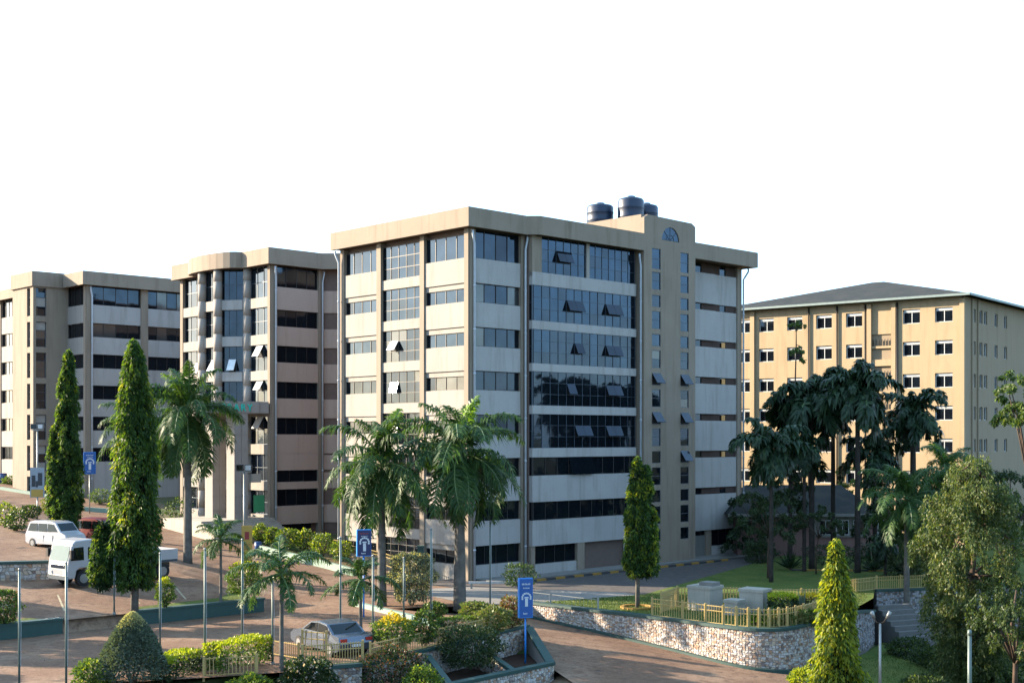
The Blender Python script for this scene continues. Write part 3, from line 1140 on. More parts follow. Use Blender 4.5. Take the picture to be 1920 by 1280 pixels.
# front wall: vertical strips and the pieces between the windows
edges = []
for s in cols:
    edges.append((-s - wf / 2, -s + wf / 2))
edges.sort()
xs = [-27.6]
for e in edges:
    xs += [e[0], e[1]]
xs.append(0.0)
bayx = (-9.3, -7.2)
for i in range(0, len(xs), 2):
    x0, x1 = xs[i], xs[i + 1]
    if x0 < bayx[0] < x1:
        face_part('wall', 'ochre', HB, HF, x0, bayx[0], 0, .3, -3, 24.2)
        face_part('wall', 'ochre', HB, HF, bayx[1], x1, 0, .3, -3, 24.2)
    else:
        face_part('wall', 'ochre', HB, HF, x0, x1, 0, .3, -3, 24.2)
for e in edges:
    prev = 24.2
    for z in rows:
        face_part('wall', 'ochre', HB, HF, e[0], e[1], .003, .3, z + hf / 2, prev)
        w_ = window(HB, HF, e[0], e[1], z - hf / 2, z + hf / 2 - .24, 2, 1, .2, ('glass_grey', 'glass_dark', 'glass_dark'), frame='frame_white', bar=.07)
        fo = face_part('shutter_box', 'frame_white', HB, HF, e[0] + .1, e[1], .14, .26, z + hf / 2 - .24, z + hf / 2)
        prev = z - hf / 2
    face_part('wall', 'ochre', HB, HF, e[0], e[1], .003, .3, -3, prev)
for k, z in enumerate(rows):
    if k == 0:
        face_part('wall', 'ochre', HB, HF, *bayx, .06, .3, z - 1.6, 24.2)
        continue
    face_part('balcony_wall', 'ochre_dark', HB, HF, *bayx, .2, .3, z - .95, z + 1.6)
    b = MB()
    for q in range(7):
        x = bayx[0] + .1 + q * .31
        b.box(x, x + .06, -.02, .04, z - 1.5 + 1.9, z - .8 + 1.9)
    face_part('balcony_slab', 'ochre', HB, HF, bayx[0], bayx[1], -.06, .3, z - 1.6, z - .95)
    b.build('grille', 'frame_bronze', HB)
    face_part('balcony_beam', 'ochre', HB, HF, bayx[0], bayx[1], -.03, .2, z + .18, z + .42)
for x0, x1 in ((-.35, .12), (-7.2, -6.75), (-9.75, -9.3), (-22.95, -22.45)):
    face_part('pilaster', 'ochre', HB, HF, x0, x1, -.22, .1, -3, 24.0)
for x in (-13.0, -16.15, -6.6, -9.95):
    b = MB()
    b.tube([(x, -.12, -3), (x, -.12, 24.0)], .09, 6)
    b.build('downpipe', 'frame_bronze', HB, True)
# right side
scol = [2.9, 4.9, 6.3, 9.5, 12.5]
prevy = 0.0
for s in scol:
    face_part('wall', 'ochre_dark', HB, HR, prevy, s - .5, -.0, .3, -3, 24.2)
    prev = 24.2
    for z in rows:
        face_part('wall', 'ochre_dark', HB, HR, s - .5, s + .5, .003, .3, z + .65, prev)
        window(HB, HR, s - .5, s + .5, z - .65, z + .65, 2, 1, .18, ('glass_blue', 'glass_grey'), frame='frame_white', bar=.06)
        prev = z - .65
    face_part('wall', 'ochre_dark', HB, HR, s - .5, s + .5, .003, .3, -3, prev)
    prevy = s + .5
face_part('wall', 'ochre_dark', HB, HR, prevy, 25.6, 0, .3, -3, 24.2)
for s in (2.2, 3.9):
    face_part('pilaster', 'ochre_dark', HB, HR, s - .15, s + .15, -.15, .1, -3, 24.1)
b = MB()
e = .85
bp = [(-27.6 - e, -e), (e, -e), (e, 25.6 + e), (-27.6 - e, 25.6 + e)]
b.add([(x, y, 24.35) for x, y in bp] + [(-14.6, 12.5, 27.75), (-13.2, 12.5, 27.75)],
      [(0, 1, 5, 4), (1, 2, 5), (2, 3, 4, 5), (3, 0, 4), (3, 2, 1, 0)])
rf = b.build('roof', 'roof_sheet', HB)
b = MB()
for (p, q) in ((bp[0], bp[1]), (bp[1], bp[2])):
    dx, dy = q[0] - p[0], q[1] - p[1]
    if dx:
        b.box(p[0], q[0] + .08, p[1] - .14, p[1] + .02, 24.16, 24.38)
    else:
        b.box(p[0] - .02, p[0] + .12, p[1] + .03, q[1], 24.16, 24.38)
b.build('gutter', 'gutter', rf)

# ------------------------------------------------------------------ low pink house
PH = thing('low_house', 'low pink house with a dark hipped roof among the shaded trees', 'house', (20.0, 114.0, 0), 0)
b = MB()
b.box(0, 14.6, .3, 9, -1.2, 3.9)
b.build('wall', 'pink_wall', PH)
b = MB()
b.add([(-1, -.6, 3.75), (12.6, -.6, 3.75), (12.6, 9.6, 3.75), (-1, 9.6, 3.75), (1.5, 4.5, 6.15), (10.2, 4.5, 6.15)],
      [(0, 1, 5, 4), (1, 2, 5), (2, 3, 4, 5), (3, 0, 4), (3, 2, 1, 0)])
b.build('roof', 'roof_sheet', PH)
b = MB()
b.box(-1.0, 12.6, -.72, -.58, 3.55, 3.80)
b.build('fascia', 'concrete', PH)
PF = (0, 0, 0)
face_part('frieze', 'concrete', PH, PF, 6.6, 11.6, .1, .3, 1.7, 3.55)
for a0 in (7.2, 8.7, 10.2):
    window(PH, PF, a0, a0 + 1.1, 1.9, 3.2, 2, 1, .06, ('glass_dark', 'glass_grey'), frame='frame_white')
for a0 in (12.4, 13.6):
    window(PH, PF, a0, a0 + .7, 1.0, 3.2, 1, 2, .22, ('glass_deep',), frame='frame_white')
# far brown lean-to at the right edge
SH = thing('brown_roof_shed', 'low shed with a brown roof beside the ochre block at the right edge', 'shed', (49, 113, 0), 0)
b = MB()
b.box(0, 14, 0, 8, -3.5, 5.5)
b.build('wall', 'brown_infill', SH)
b = MB()
b.add([(-.8, -.8, 5.4), (15, -.8, 5.4), (15, 8, 7.6), (-.8, 8, 7.6), (-.8, -.8, 5.6), (15, -.8, 5.6), (15, 8, 7.8), (-.8, 8, 7.8)],
      [(0, 3, 2, 1), (4, 5, 6, 7), (0, 1, 5, 4), (1, 2, 6, 5), (2, 3, 7, 6), (3, 0, 4, 7)])
b.build('roof', 'brown_infill', SH)
# ================================================================== ground
def base_ground():
    xs = list(np.arange(-90, 111, 3.0))
    ys = list(np.arange(20, 201, 3.0))
    xs = [-2500, -900, -350, -160] + xs + [160, 350, 900, 2500]
    ys = [-900, -200, -40, 0] + ys + [260, 400, 900, 2500]
    v, f = [], []
    for y in ys:
        for x in xs:
            xc, yc = max(-90, min(110, x)), max(0, min(200, y))
            zl = z_low(xc, yc)
            if inside(LOWPOLY, xc, yc):
                z = zl - .05 if not (xc < 2.5 and yc < 70) else -2.5
            else:
                d = pdist(LOWPOLY, xc, yc)
                u_, v_ = uv(xc, yc)
                zu = z_up(xc, yc) - .3
                if u_ < TERR_U + 4 and TERR_V - 4 < v_ < TERR_V + 4:
                    zu = -.35
                z = zl - .3 + (zu - zl + .3) * sst(3.5, 8.0, d) if zl < zu else zu
            v.append((x, y, z))
    nx = len(xs)
    for j in range(len(ys) - 1):
        for i in range(nx - 1):
            f.append((j * nx + i, j * nx + i + 1, (j + 1) * nx + i + 1, (j + 1) * nx + i))
    me = bpy.data.meshes.new('ground')
    me.from_pydata(v, [], f)
    me.materials.append(M('earth'))
    o = link('ground', me)
    tag(o, kind='structure')


base_ground()
# paved surfaces
zroad = lambda x, y: z_low(x, y) if inside(LOWPOLY, x, y) else min(z_up(x, y), 10)


def z_drive(x, y):
    return z_low(x, y)


TL = [xy(TERR_U, TERR_V), xy(-75, TERR_V), xy(-75, 60), xy(TERR_U, 60)]


def z_par(x, y):
    u_, v_ = uv(x, y)
    if v_ <= TERR_V + .01:
        vv = v_
        return max(0.0, 0.085 * (math.sqrt((vv - 4) ** 2 + 9) + (vv - 4) - 1.2) / 2 if vv > -12 else 0.0)
    return z_up(x, y)


def z_rt(x, y):                                        # roadway east of the terrace, never reading the terrace step
    u_, v_ = uv(x, y)
    if u_ <= TERR_U:
        u_ = TERR_U + .001
    X, Y = xy(u_, v_)
    return z_up(X, Y)


U0 = TERR_U
parking = sheet('parking', [xy(-75, TERR_V)] + PARK_EDGE[1:] + [(-2.5, 75.5), (-7.5, 79.3), xy(-13, TERR_V)], z_par, 'paving', .0, 2.0)
sheet('upper_parking', [xy(TERR_U, TERR_V), xy(TERR_U, 95), xy(-75, 95), xy(-75, TERR_V)], lambda x, y: z_terr(uv(x, y)[1]), 'paving', .0, 3.0)
sheet('road', [xy(TERR_U, TERR_V), xy(-13, TERR_V), (-7.5, 79.3), (-2.2, 80.6), xy(-3.5, -3), xy(-3.5, 95), xy(TERR_U, 95)], z_rt, 'paving', .002, 2.0)
sheet('drive', [(-2.5, 75.5), (0.9, 71.8), (2.0, 65.6), (3.4, 61), (5, 50), (30, 40), (22, 60), (17.5, 66), (15.4, 69.5), (13.7, 69.9)] + RWALL[5::-1] + [(-7.5, 79.3)], z_drive, 'paving', .0, 2.0)
sheet('entrance_court', [(-2.2, 80.6), xy(-3.5, -3), xy(-3.5, 2), xy(36, 2), xy(36, -6.5), (12, 86.0), (7.0, 83.4), (2.4, 81.0), (1.0, 81.5)], lambda x, y: 0.0, 'drive_paving', .006, 4.0)
b = MB()
sheet('walkway', [(-2.2, 80.6), (-7.2, 88.0), (-6.6, 89.2), (-3.0, 90.6), (7.6, 87.3), (8.6, 85.7), (1.0, 81.7)], lambda x, y: 0.0, 'concrete', .02, 4.0)
sheet('front_lawn', [(1.0, 81.7), (8.8, 86.1), xy(36, -3.2), (40, 122), (80, 130), (80, 96), (34, 90.5), (24.8, 88.2), (23.6, 84.2), (22, 81), (20.4, 78.2)] + RWALL[-2:1:-1], lambda x, y: 0.0, 'lawn', .03, 4.0)
sheet('lower_lawn', [(16.4, 70.6), (19, 65), (24, 50), (90, 50), (90, 93), (34, 90.0), (25, 87.8), (24.2, 84.2), (22.6, 80.8), (20.9, 77.6), (17.6, 72.6)], z_low, 'lawn', .03, 2.0)


# ------------------------------------------------------------------ stone walls
def stones(pts_top, pts_bot, size=.24, proud=.035, jit=.34, off=0.0):
    """irregular stones over a ruled strip; each stone is its own island"""
    b = MB()
    L = [0]
    for i in range(1, len(pts_top)):
        L.append(L[-1] + (Vector(pts_top[i]) - Vector(pts_top[i - 1])).length)

    def pos(s, t):
        for i in range(1, len(L)):
            if s <= L[i] or i == len(L) - 1:
                k = (s - L[i - 1]) / max(1e-6, L[i] - L[i - 1])
                a = Vector(pts_top[i - 1]).lerp(Vector(pts_top[i]), k)
                c = Vector(pts_bot[i - 1]).lerp(Vector(pts_bot[i]), k)
                dx = Vector(pts_top[i]) - Vector(pts_top[i - 1])
                n = Vector((dx.y, -dx.x, 0)).normalized()
                return a.lerp(c, t), n
    nu = max(2, int(L[-1] / size))
    hmax = max((Vector(a) - Vector(c)).length for a, c in zip(pts_top, pts_bot))
    nv = max(2, int(hmax / (size * .8)))
    G = {}
    for i in range(nu + 1):
        for j in range(nv + 1):
            du = 0 if i in (0, nu) else random.uniform(-jit, jit)
            dv = 0 if j in (0, nv) else random.uniform(-jit, jit)
            sh = .5 if (j % 2 and 0 < i < nu) else 0
            G[i, j] = (min(nu, max(0, i + du + sh * .6)) * L[-1] / nu, min(1, max(0, (j + dv) / nv)))
    for i in range(nu):
        for j in range(nv):
            q = [G[i, j], G[i + 1, j], G[i + 1, j + 1], G[i, j + 1]]
            cx_ = sum(a for a, _ in q) / 4
            cy_ = sum(a for _, a in q) / 4
            pr = proud * random.uniform(.3, 1.5)
            ins = random.uniform(.84, .95)
            o_, t_ = [], []
            for (a, t) in q:
                p, n = pos(cx_ + (a - cx_) * ins, cy_ + (t - cy_) * ins)
                o_.append(p + n * off)
                p2, _ = pos(cx_ + (a - cx_) * ins * .8, cy_ + (t - cy_) * ins * .8)
                t_.append(p2 + n * (off + pr))
            b.add(o_ + t_, [(7, 6, 5, 4), (4, 5, 1, 0), (5, 6, 2, 1), (6, 7, 3, 2), (7, 4, 0, 3)])
    return b


def stone_wall(name, label, line, ztop, zbot, thick=.45, cap='teal_paint', capw=.12, caph=.16, foot=True, rub='rubble', size=.17, cat='wall'):
    """line runs so that the faced side is on its right-hand side"""
    t = thing(name, label, cat, (line[0][0], line[0][1], 0))
    ox, oy = line[0]
    zt = [ztop(*p) for p in line]
    zb = [zbot(*p) for p in line]
    pts = [Vector((p[0] - ox, p[1] - oy)) for p in line]

    def offs(k):
        r = []
        for i in range(len(pts)):
            d0 = (pts[i] - pts[i - 1]).normalized() if i else (pts[1] - pts[0]).normalized()
            d1 = (pts[i + 1] - pts[i]).normalized() if i < len(pts) - 1 else d0
            n = Vector((d0.y + d1.y, -d0.x - d1.x)).normalized()
            r.append(pts[i] + n * k)
        return r

    def strip(o0, o1, za, zc, nm, mat):
        b = MB()
        A, B = offs(o0), offs(o1)
        for i in range(len(pts) - 1):
            v = [(A[i].x, A[i].y, za[i]), (A[i + 1].x, A[i + 1].y, za[i + 1]), (B[i + 1].x, B[i + 1].y, za[i + 1]), (B[i].x, B[i].y, za[i]),
                 (A[i].x, A[i].y, zc[i]), (A[i + 1].x, A[i + 1].y, zc[i + 1]), (B[i + 1].x, B[i + 1].y, zc[i + 1]), (B[i].x, B[i].y, zc[i])]
            f = [(0, 1, 5, 4)[::-1], (3, 2, 6, 7), (4, 5, 6, 7), (3, 2, 1, 0)]
            if i == 0:
                f.append((0, 4, 7, 3))
            if i == len(pts) - 2:
                f.append((1, 2, 6, 5))
            b.add(v, f)
        return b.build(nm, mat, t)
    strip(-thick, 0, [z - .3 for z in zb], [z - .002 for z in zt], 'wall_body', 'mortar')
    F = offs(0.0)
    sb = stones([(p.x, p.y, z - .02) for p, z in zip(F, zt)], [(p.x, p.y, z) for p, z in zip(F, zb)], size)
    tag(sb.build('stone_facing', rub, t), kind='stuff')
    if cap:
        strip(-thick - .04, capw, zt, [z + caph for z in zt], 'coping', cap)
    if foot:
        strip(.02, .30, [z - .2 for z in zb], [z + .14 for z in zb], 'kerb', cap or 'teal_paint')
    return t


def dens(line, step=1.0):
    out = [line[0]]
    for i in range(1, len(line)):
        a, c = Vector(line[i - 1]), Vector(line[i])
        n = max(1, int((c - a).length / step))
        for k in range(1, n + 1):
            q = a.lerp(c, k / n)
            out.append((q.x, q.y))
    return out


def smooth(line, it=2):
    for _ in range(it):
        o = [line[0]]
        for i in range(len(line) - 1):
            a, c = Vector(line[i]), Vector(line[i + 1])
            for k in (.25, .75):
                q = a.lerp(c, k)
                o.append((q.x, q.y))
        o.append(line[-1])
        line = o
    return line


RW = dens(smooth(RWALL[1:], 2), 1.2)
stone_wall('retaining_wall', 'long curved rubble retaining wall with green coping beside the sloping drive', RW, lambda x, y: -.02, z_low, .45, size=.18)
stone_wall('garden_wall', 'grey rubble wall above the steps in the lower garden', dens([(24.9, 88.1), (34, 90.4), (50, 92.5)], 2.0), lambda x, y: -.02, z_low, .45, rub='rubble_grey', foot=False, size=.17)
stone_wall('bed_wall', 'short rubble wall between the steps and the yellow-green tree', dens([(20.6, 78.0), (22.3, 81.0), (23.6, 84.0)], 1.5), lambda x, y: -.25 - .12 * max(0, y - 79), z_low, .45, rub='rubble_grey', foot=False, size=.17)
# bed at the car park edge
PE = [(-11.5, 57.2), (-6.8, 59.4), (-3.6, 64.6), (0.9, 71.8)]
stone_wall('car_park_wall', 'sunlit rubble wall under the yellow gate at the bottom edge', dens([(-9.6, 58.1), (-6.9, 59.35)], .8), lambda x, y: -.02, lambda x, y: -1.9, .4, foot=False, size=.17)
stone_wall('terrace_bed_wall', 'shaded rubble wall behind the shrubs of the planted bank', dens([(-6.7, 59.6), (-3.6, 64.6), (0.9, 71.8)], 1.0), lambda x, y: -.04, lambda x, y: -1.55, .4, foot=False, size=.16)
stone_wall('planter_front_wall', 'low rubble planter wall with dark green coping at the bottom edge', dens([(-4.4, 57.4), (2.1, 65.0)], 1.0), lambda x, y: -.95, lambda x, y: -2.1, .3, foot=True, size=.17)
stone_wall('planter_side_wall', 'sloping dark green coped planter wall along the drive edge', dens([(2.05, 65.05), (1.05, 71.7)], 1.0), lambda x, y: -.95 + .8 * (y - 65.0) / 6.7, lambda x, y: -1.5, .3, foot=False, size=.17)
# cross walls in the bed
for (p, q, lab) in (((-1.9, 66.2), (.1, 62.7), 'slanting green topped divider across the planted bank, right one'),
                    ((-4.2, 63.0), (-2.9, 59.3), 'slanting green topped divider across the planted bank, left one')):
    stone_wall('bed_divider', lab, dens([p, q], .8), lambda x, y, p=p, q=q: -.25 - .75 * (Vector((x, y)) - Vector(p)).length / (Vector(q) - Vector(p)).length, lambda x, y: -1.6, .2, capw=.06, foot=False, size=.17)
bed = sheet('flower_bed', [(-6.7, 59.6), (-3.6, 64.6), (0.9, 71.8), (1.9, 65.2), (-4.6, 57.4), (-8, 57.5), (-9.6, 58.0)], lambda x, y: -1.35, 'soil', 0, 2.0)
sheet('lower_bed', [(-4.4, 57.0), (2.4, 64.8), (4, 60), (2, 50), (-30, 45), (-20, 53.8), (-11.4, 57.0), (-9.6, 57.8)], lambda x, y: -1.9, 'soil', 0, 3.0)
# terrace edge of the upper parking
def terr_wall(name, label, u0, u1):
    x0, y0 = xy(u0, TERR_V)
    t = thing(name, label, 'kerb', (x0, y0, 0), RA)
    b = MB()
    b.box(0, u1 - u0, -.14, .3, -.3, .72)
    b.build('kerb_wall', 'teal_paint', t)
    b = MB()
    b.box(-.04, u1 - u0 + .04, -.2, .34, .722, .84)
    b.build('coping', 'teal_paint', t)
    return t


terr_wall('terrace_kerb', 'long dark green kerb wall below the two topiary bushes', -28.4, TERR_U)
terr_wall('terrace_kerb', 'dark green kerb wall at the left edge of the car park', -46, -32.6)
x0, y0 = xy(TERR_U, TERR_V)
t = thing('terrace_end_kerb', 'dark green return of the terrace kerb beside the round topiary', 'kerb', (x0, y0, 0), RA)
b = MB()
b.box(-.3, .12, .31, 11, -.3, .75)
b.build('kerb_wall', 'teal_paint', t)
# ramp filling the gap in the kerb
rx0, ry0 = xy(-32.6, TERR_V)
b = MB()
b.add([(0, -.02, 0), (4.2, -.02, 0), (4.2, .5, .72), (0, .5, .72)], [(0, 1, 2, 3)])
b.add([(0, .5, -.2), (4.2, .5, -.2), (4.2, .5, .71), (0, .5, .71)], [(0, 1, 2, 3)])
tag(b.build('terrace_step', 'paving', loc=(rx0, ry0, 0), rz=RA), kind='structure')
# grass verge on the terrace
sheet('grass_verge', [xy(-28, TERR_V + .3), xy(TERR_U - .2, TERR_V + .3), xy(TERR_U - .2, TERR_V + 3.0), xy(-22, TERR_V + 1.6), xy(-28, TERR_V + 1.2)], lambda x, y: z_terr(uv(x, y)[1]), 'lawn', .03, 1.5)
sheet('grass_verge', [xy(-46, TERR_V + .3), xy(-33, TERR_V + .3), xy(-34, TERR_V + 1.2), xy(-46, TERR_V + 1.6)], lambda x, y: z_terr(uv(x, y)[1]), 'lawn', .03, 1.5)
# steps down to the lower garden
t = thing('garden_steps', 'shaded flight of steps down to the lower garden', 'steps', (24.0, 85.4, -.25), math.radians(-66))
for i in range(9):
    b = MB()
    b.box(.40 * i, .40 * i + .42, 0, 2.7, -3.5, -.35 - .29 * i)
    b.build('step', 'step_stone', t)

# faint bay lines on the upper car park, a drain cover line and fallen leaves
plain('bay_paint', (0.55, 0.46, 0.30), 0.8, 0, .2, .5)
for i, u0 in enumerate((-37.5, -34.5, -31.5, -27.0, -24.0)):
    sheet('bay_line', [xy(u0, TERR_V + 2.2), xy(u0 + .12, TERR_V + 2.2), xy(u0 + 1.7, TERR_V + 6.6), xy(u0 + 1.58, TERR_V + 6.6)], lambda x, y: z_terr(uv(x, y)[1]), 'bay_paint', .006, 3.0)
# ================================================================== vegetation
def leaf_mesh(name, Pp, D, S, L, W, mats, mi=None):
    """diamond leaves: P base points, D direction, S sideways"""
    n = len(Pp)
    L = np.broadcast_to(np.asarray(L, float), (n,))[:, None]
    W = np.broadcast_to(np.asarray(W, float), (n,))[:, None]
    V = np.empty((n, 4, 3))
    V[:, 0] = Pp
    V[:, 1] = Pp + D * L * .45 + S * W * .5
    V[:, 2] = Pp + D * L
    V[:, 3] = Pp + D * L * .45 - S * W * .5
    F = np.arange(n * 4).reshape(n, 4)
    me = bpy.data.meshes.new(name)
    me.from_pydata(V.reshape(-1, 3).tolist(), [], F.tolist())
    for m in mats:
        me.materials.append(M(m))
    if mi is not None:
        me.polygons.foreach_set('material_index', np.asarray(mi, np.int32))
    me.update()
    return me


def unit(a):
    return a / np.maximum(1e-9, np.linalg.norm(a, axis=1, keepdims=True))


def side_of(D, r):
    R = unit(r.normal(size=D.shape))
    return unit(np.cross(D, R))


# ---------------------------------------------------------------- columnar weeping ashoka trees
def lobes(C, U, size, length, per, r, spread=.32):
    """hanging teardrop bunches of leaves: C tops, U outward directions"""
    n = len(C)
    Pp = np.repeat(C, per, 0)
    Uu = np.repeat(U, per, 0)
    sz = np.repeat(size, per)
    ln = np.repeat(length, per)
    f = r.random(n * per) ** .8
    w = np.sin(np.pi * np.clip(.12 + f * .86, 0, 1)) ** .8
    a = r.random(n * per) * 2 * np.pi
    k = r.random(n * per) ** .5
    off = np.stack([np.cos(a) * k * w * sz, np.sin(a) * k * w * sz, -f * ln], 1)
    off[:, :2] += Uu[:, :2] * (f * ln * .22)[:, None]
    P2 = Pp + off
    D = np.stack([np.cos(a) * .5, np.sin(a) * .5, -np.ones(n * per)], 1) + Uu * .25 + r.normal(size=(n * per, 3)) * spread
    return P2, unit(D)


def ashoka_crown(H, R, z0, seed, shape='column', n=240, per=80, leaf=(.26, .07), mats=('leaf_ashoka', 'leaf_ashoka_young'), young=.14):
    r = np.random.default_rng(seed)
    t = r.random(n) ** .95
    t[:6] = r.uniform(.94, 1.0, 6)
    ph = r.random(n) * 2 * np.pi
    if shape == 'column':
        prof = (np.minimum(1, (1 - t) / .55) ** .62 * .95 + .05) * np.minimum(1, .75 + t * 3)
    else:
        prof = (1 - t) ** .85 * np.minimum(1, .75 + t * 3) + .04
    wob = 1 + .20 * np.sin(ph * 2 + t * 11 + seed) + .14 * np.sin(ph * 3 - t * 23 + seed * 2.1)
    rad = R * prof * wob * r.uniform(.62, 1.0, n)
    zc = z0 + .25 + t * (H - z0 - .25)
    sz = R * (.17 + .12 * r.random(n)) * (.45 + .55 * np.minimum(1, prof + .25))
    ln = R * (.75 + .6 * r.random(n)) * (.5 + .5 * np.minimum(1, prof + .2))
    C = np.stack([np.cos(ph) * rad, np.sin(ph) * rad, zc + ln * .35], 1)
    U = np.stack([np.cos(ph), np.sin(ph), ph * 0], 1)
    Pp, D = lobes(C, U, sz, ln, per, r)
    Pp[:, 2] = np.maximum(Pp[:, 2], z0 - .4 + r.random(len(Pp)) * .5)
    m = len(Pp)
    nc = n * 14                                        # dense heart of the crown, shade put into dark, light-blocking leaves
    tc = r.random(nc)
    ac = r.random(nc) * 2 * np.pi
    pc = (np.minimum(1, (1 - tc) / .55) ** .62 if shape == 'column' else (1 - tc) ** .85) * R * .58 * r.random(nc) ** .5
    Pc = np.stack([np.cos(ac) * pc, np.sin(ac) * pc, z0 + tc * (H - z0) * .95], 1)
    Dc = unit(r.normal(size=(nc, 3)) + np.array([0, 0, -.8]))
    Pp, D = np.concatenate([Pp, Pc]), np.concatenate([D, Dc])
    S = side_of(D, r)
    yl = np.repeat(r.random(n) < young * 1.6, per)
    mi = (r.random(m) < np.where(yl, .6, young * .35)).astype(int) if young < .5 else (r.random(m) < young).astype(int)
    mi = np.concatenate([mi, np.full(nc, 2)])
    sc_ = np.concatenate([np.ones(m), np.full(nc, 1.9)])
    m += nc
    return leaf_mesh('crown', Pp, D, S, leaf[0] * r.uniform(.6, 1.3, m) * sc_, leaf[1] * r.uniform(.7, 1.3, m) * sc_ * 1.15, tuple(mats) + ('leaf_core',), mi)


def ashoka(name, label, base, H, R, z0, seed, shape='column', group='columnar trees', n=240, young=.14, lean=0.0, twin=None, leaf=(.26, .07), tr=.16):
    t = thing(name, label, 'tree', base, 0, group)
    b = MB()
    b.tube([(0, 0, -.3), (.03, 0, z0 + .3), (lean * .5, .0, H * .5), (lean, 0, H * .9)], [tr * 1.15, tr, tr * .6, .04], 10)
    b.build('trunk', 'bark_grey', t, True)
    c = link('crown', ashoka_crown(H, R, z0, seed, shape, n, mats=('leaf_ashoka', 'leaf_ashoka_young'), young=young, leaf=leaf), t)
    if twin:
        dx, dy, h2, r2 = twin
        b = MB()
        b.tube([(0, 0, z0), (dx, dy, z0 + 1.2), (dx, dy, h2 * .9)], [tr * .8, tr * .6, .04], 8)
        b.build('side_trunk', 'bark_grey', t, True)
        link('side_crown', ashoka_crown(h2, r2, z0, seed + 50, shape, int(n * .55), young=young, leaf=leaf), t, (dx, dy, 0))
    return t


def on(px, py):
    return at(px, py)


p = on(128, 1022)
d = p.y
ashoka('ashoka_tree', 'twin-topped columnar tree behind the white truck and minivan', p, zpx(658, d) - p.z, .70 * d / 86, .9, 11, n=300, young=.05, twin=(-.9, -.1, zpx(795, d) - p.z, .5))
p = on(252, 1152)
d = p.y
ashoka('ashoka_tree', 'tallest columnar tree, standing on the kerb in front of the truck', p, zpx(640, d) - p.z, 1.08, 1.6, 12, n=440, young=.05, twin=(-1.7, -.3, 5.0, .5), tr=.2, leaf=(.26, .07))
p = on(1195, 1140)
d = p.y
ashoka('ashoka_tree', 'slim columnar tree on the lawn before the stair tower', p, zpx(858, d) - p.z, .60, 2.1, 13, n=260, twin=(.5, 0, zpx(872, d) - p.z, .62), tr=.13)
p = atd(1568, 64.0)
d = p.y
ashoka('ashoka_tree', 'bright yellow-green conical tree at the bottom right by the curved wall', p, zpx(1017, d) - p.z, 1.12, .3, 14, shape='cone', n=300, young=.75, leaf=(.27, .08))
for i, (x, y, h) in enumerate(((-37, 74.0, 8.0), (-41, 70.0, 7.0), (-35.5, 64.0, 5.0))):
    pp = Vector((x, y, gz(x, y)))
    ashoka('ashoka_tree', ('first', 'second', 'third', 'fourth', 'fifth')[i] + ' of the columnar trees beyond the left edge that shade the car park', pp, h, 1.2, 1.4, 20 + i, n=150, group='trees beyond the left edge')


# ---------------------------------------------------------------- palms
def frond_mesh(elev, droop, length, mat, seed, nl=66, lw=.06, ll=.85, hang=.6, rach='crownshaft', jit=.16):
    r = np.random.default_rng(seed)
    seg = 12
    ang = elev
    pts = [np.zeros(3)]
    dirs = []
    for i in range(seg):
        d = np.array([math.cos(ang), 0, math.sin(ang)])
        dirs.append(d)
        pts.append(pts[-1] + d * length / seg)
        ang -= droop / seg * (.5 + 1.1 * i / seg)
    pts = np.array(pts)
    b = MB()
    b.tube([tuple(q) for q in pts], [.05 * (1 - .85 * i / seg) + .006 for i in range(seg + 1)], 5, 1)
    V, F = [], []
    for k in range(nl):
        s = .12 + .88 * (k + .5) / nl
        i = min(seg - 1, int(s * seg))
        f = s * seg - i
        p0 = pts[i] + (pts[i + 1] - pts[i]) * f
        dv = dirs[i]
        up = np.array([-dv[2], 0, dv[0]])
        prof = math.sin(math.pi * min(1, .18 + s * .78)) ** .7
        for sd in (-1, 1):
            la = ll * prof * r.uniform(.8, 1.15)
            dirn = dv * r.uniform(.35, .6) + np.array([0, sd, 0]) * r.uniform(.75, 1.0) + up * r.uniform(-.15, .45)
            dirn = dirn + r.normal(size=3) * jit
            dirn /= np.linalg.norm(dirn)
            m_ = p0 + dirn * la * .5
            m_[2] -= hang * la * .12
            e_ = p0 + dirn * la * r.uniform(.82, .95)
            e_[2] -= hang * la * r.uniform(.45, .8)
            w = np.cross(dirn, up)
            w /= max(1e-6, np.linalg.norm(w))
            w = w * lw * .5
            q = len(V)
            V += [p0 - w * .6, p0 + w * .6, m_ + w, m_ - w, e_]
            F += [(q, q + 1, q + 2, q + 3), (q + 3, q + 2, q + 4)]
    bb = len(b.v)
    b.v += [tuple(v) for v in V]
    b.f += [tuple(bb + i for i in f) for f in F]
    b.m += [0] * len(F)
    return b.mesh('frond', [mat, rach])


FR_SETS = {}


def frond_set(key, mat, length, lw, ll, hang, n=7, e0=82, e1=-38, droop=1.5):
    if key not in FR_SETS:
        out = []
        for i in range(n):
            e = math.radians(e0 + (e1 - e0) * i / (n - 1))
            out.append(frond_mesh(e, droop * (.75 if i == 0 else 1.0) * (1.0 if i < n - 2 else .7), length * (.78 if i == 0 else 1.0), mat, 100 + i + len(key) * 7, lw=lw, ll=ll, hang=hang, nl=44 if key == 'fish' else 66, jit=.45 if key == 'fish' else .18))
        FR_SETS[key] = out
    return FR_SETS[key]


frond_set('royal', 'leaf_palm', 4.6, .085, 1.0, 1.05, droop=1.85, e1=-46)
frond_set('royal_bright', 'leaf_palm_bright', 4.2, .075, .9, .7, droop=1.3)
frond_set('slim', 'leaf_palm', 2.3, .05, .55, .8, droop=1.7, e1=-20)
frond_set('fish', 'leaf_palm_dark', 4.0, .30, 1.05, 1.05, droop=2.1, e0=75, e1=-40)


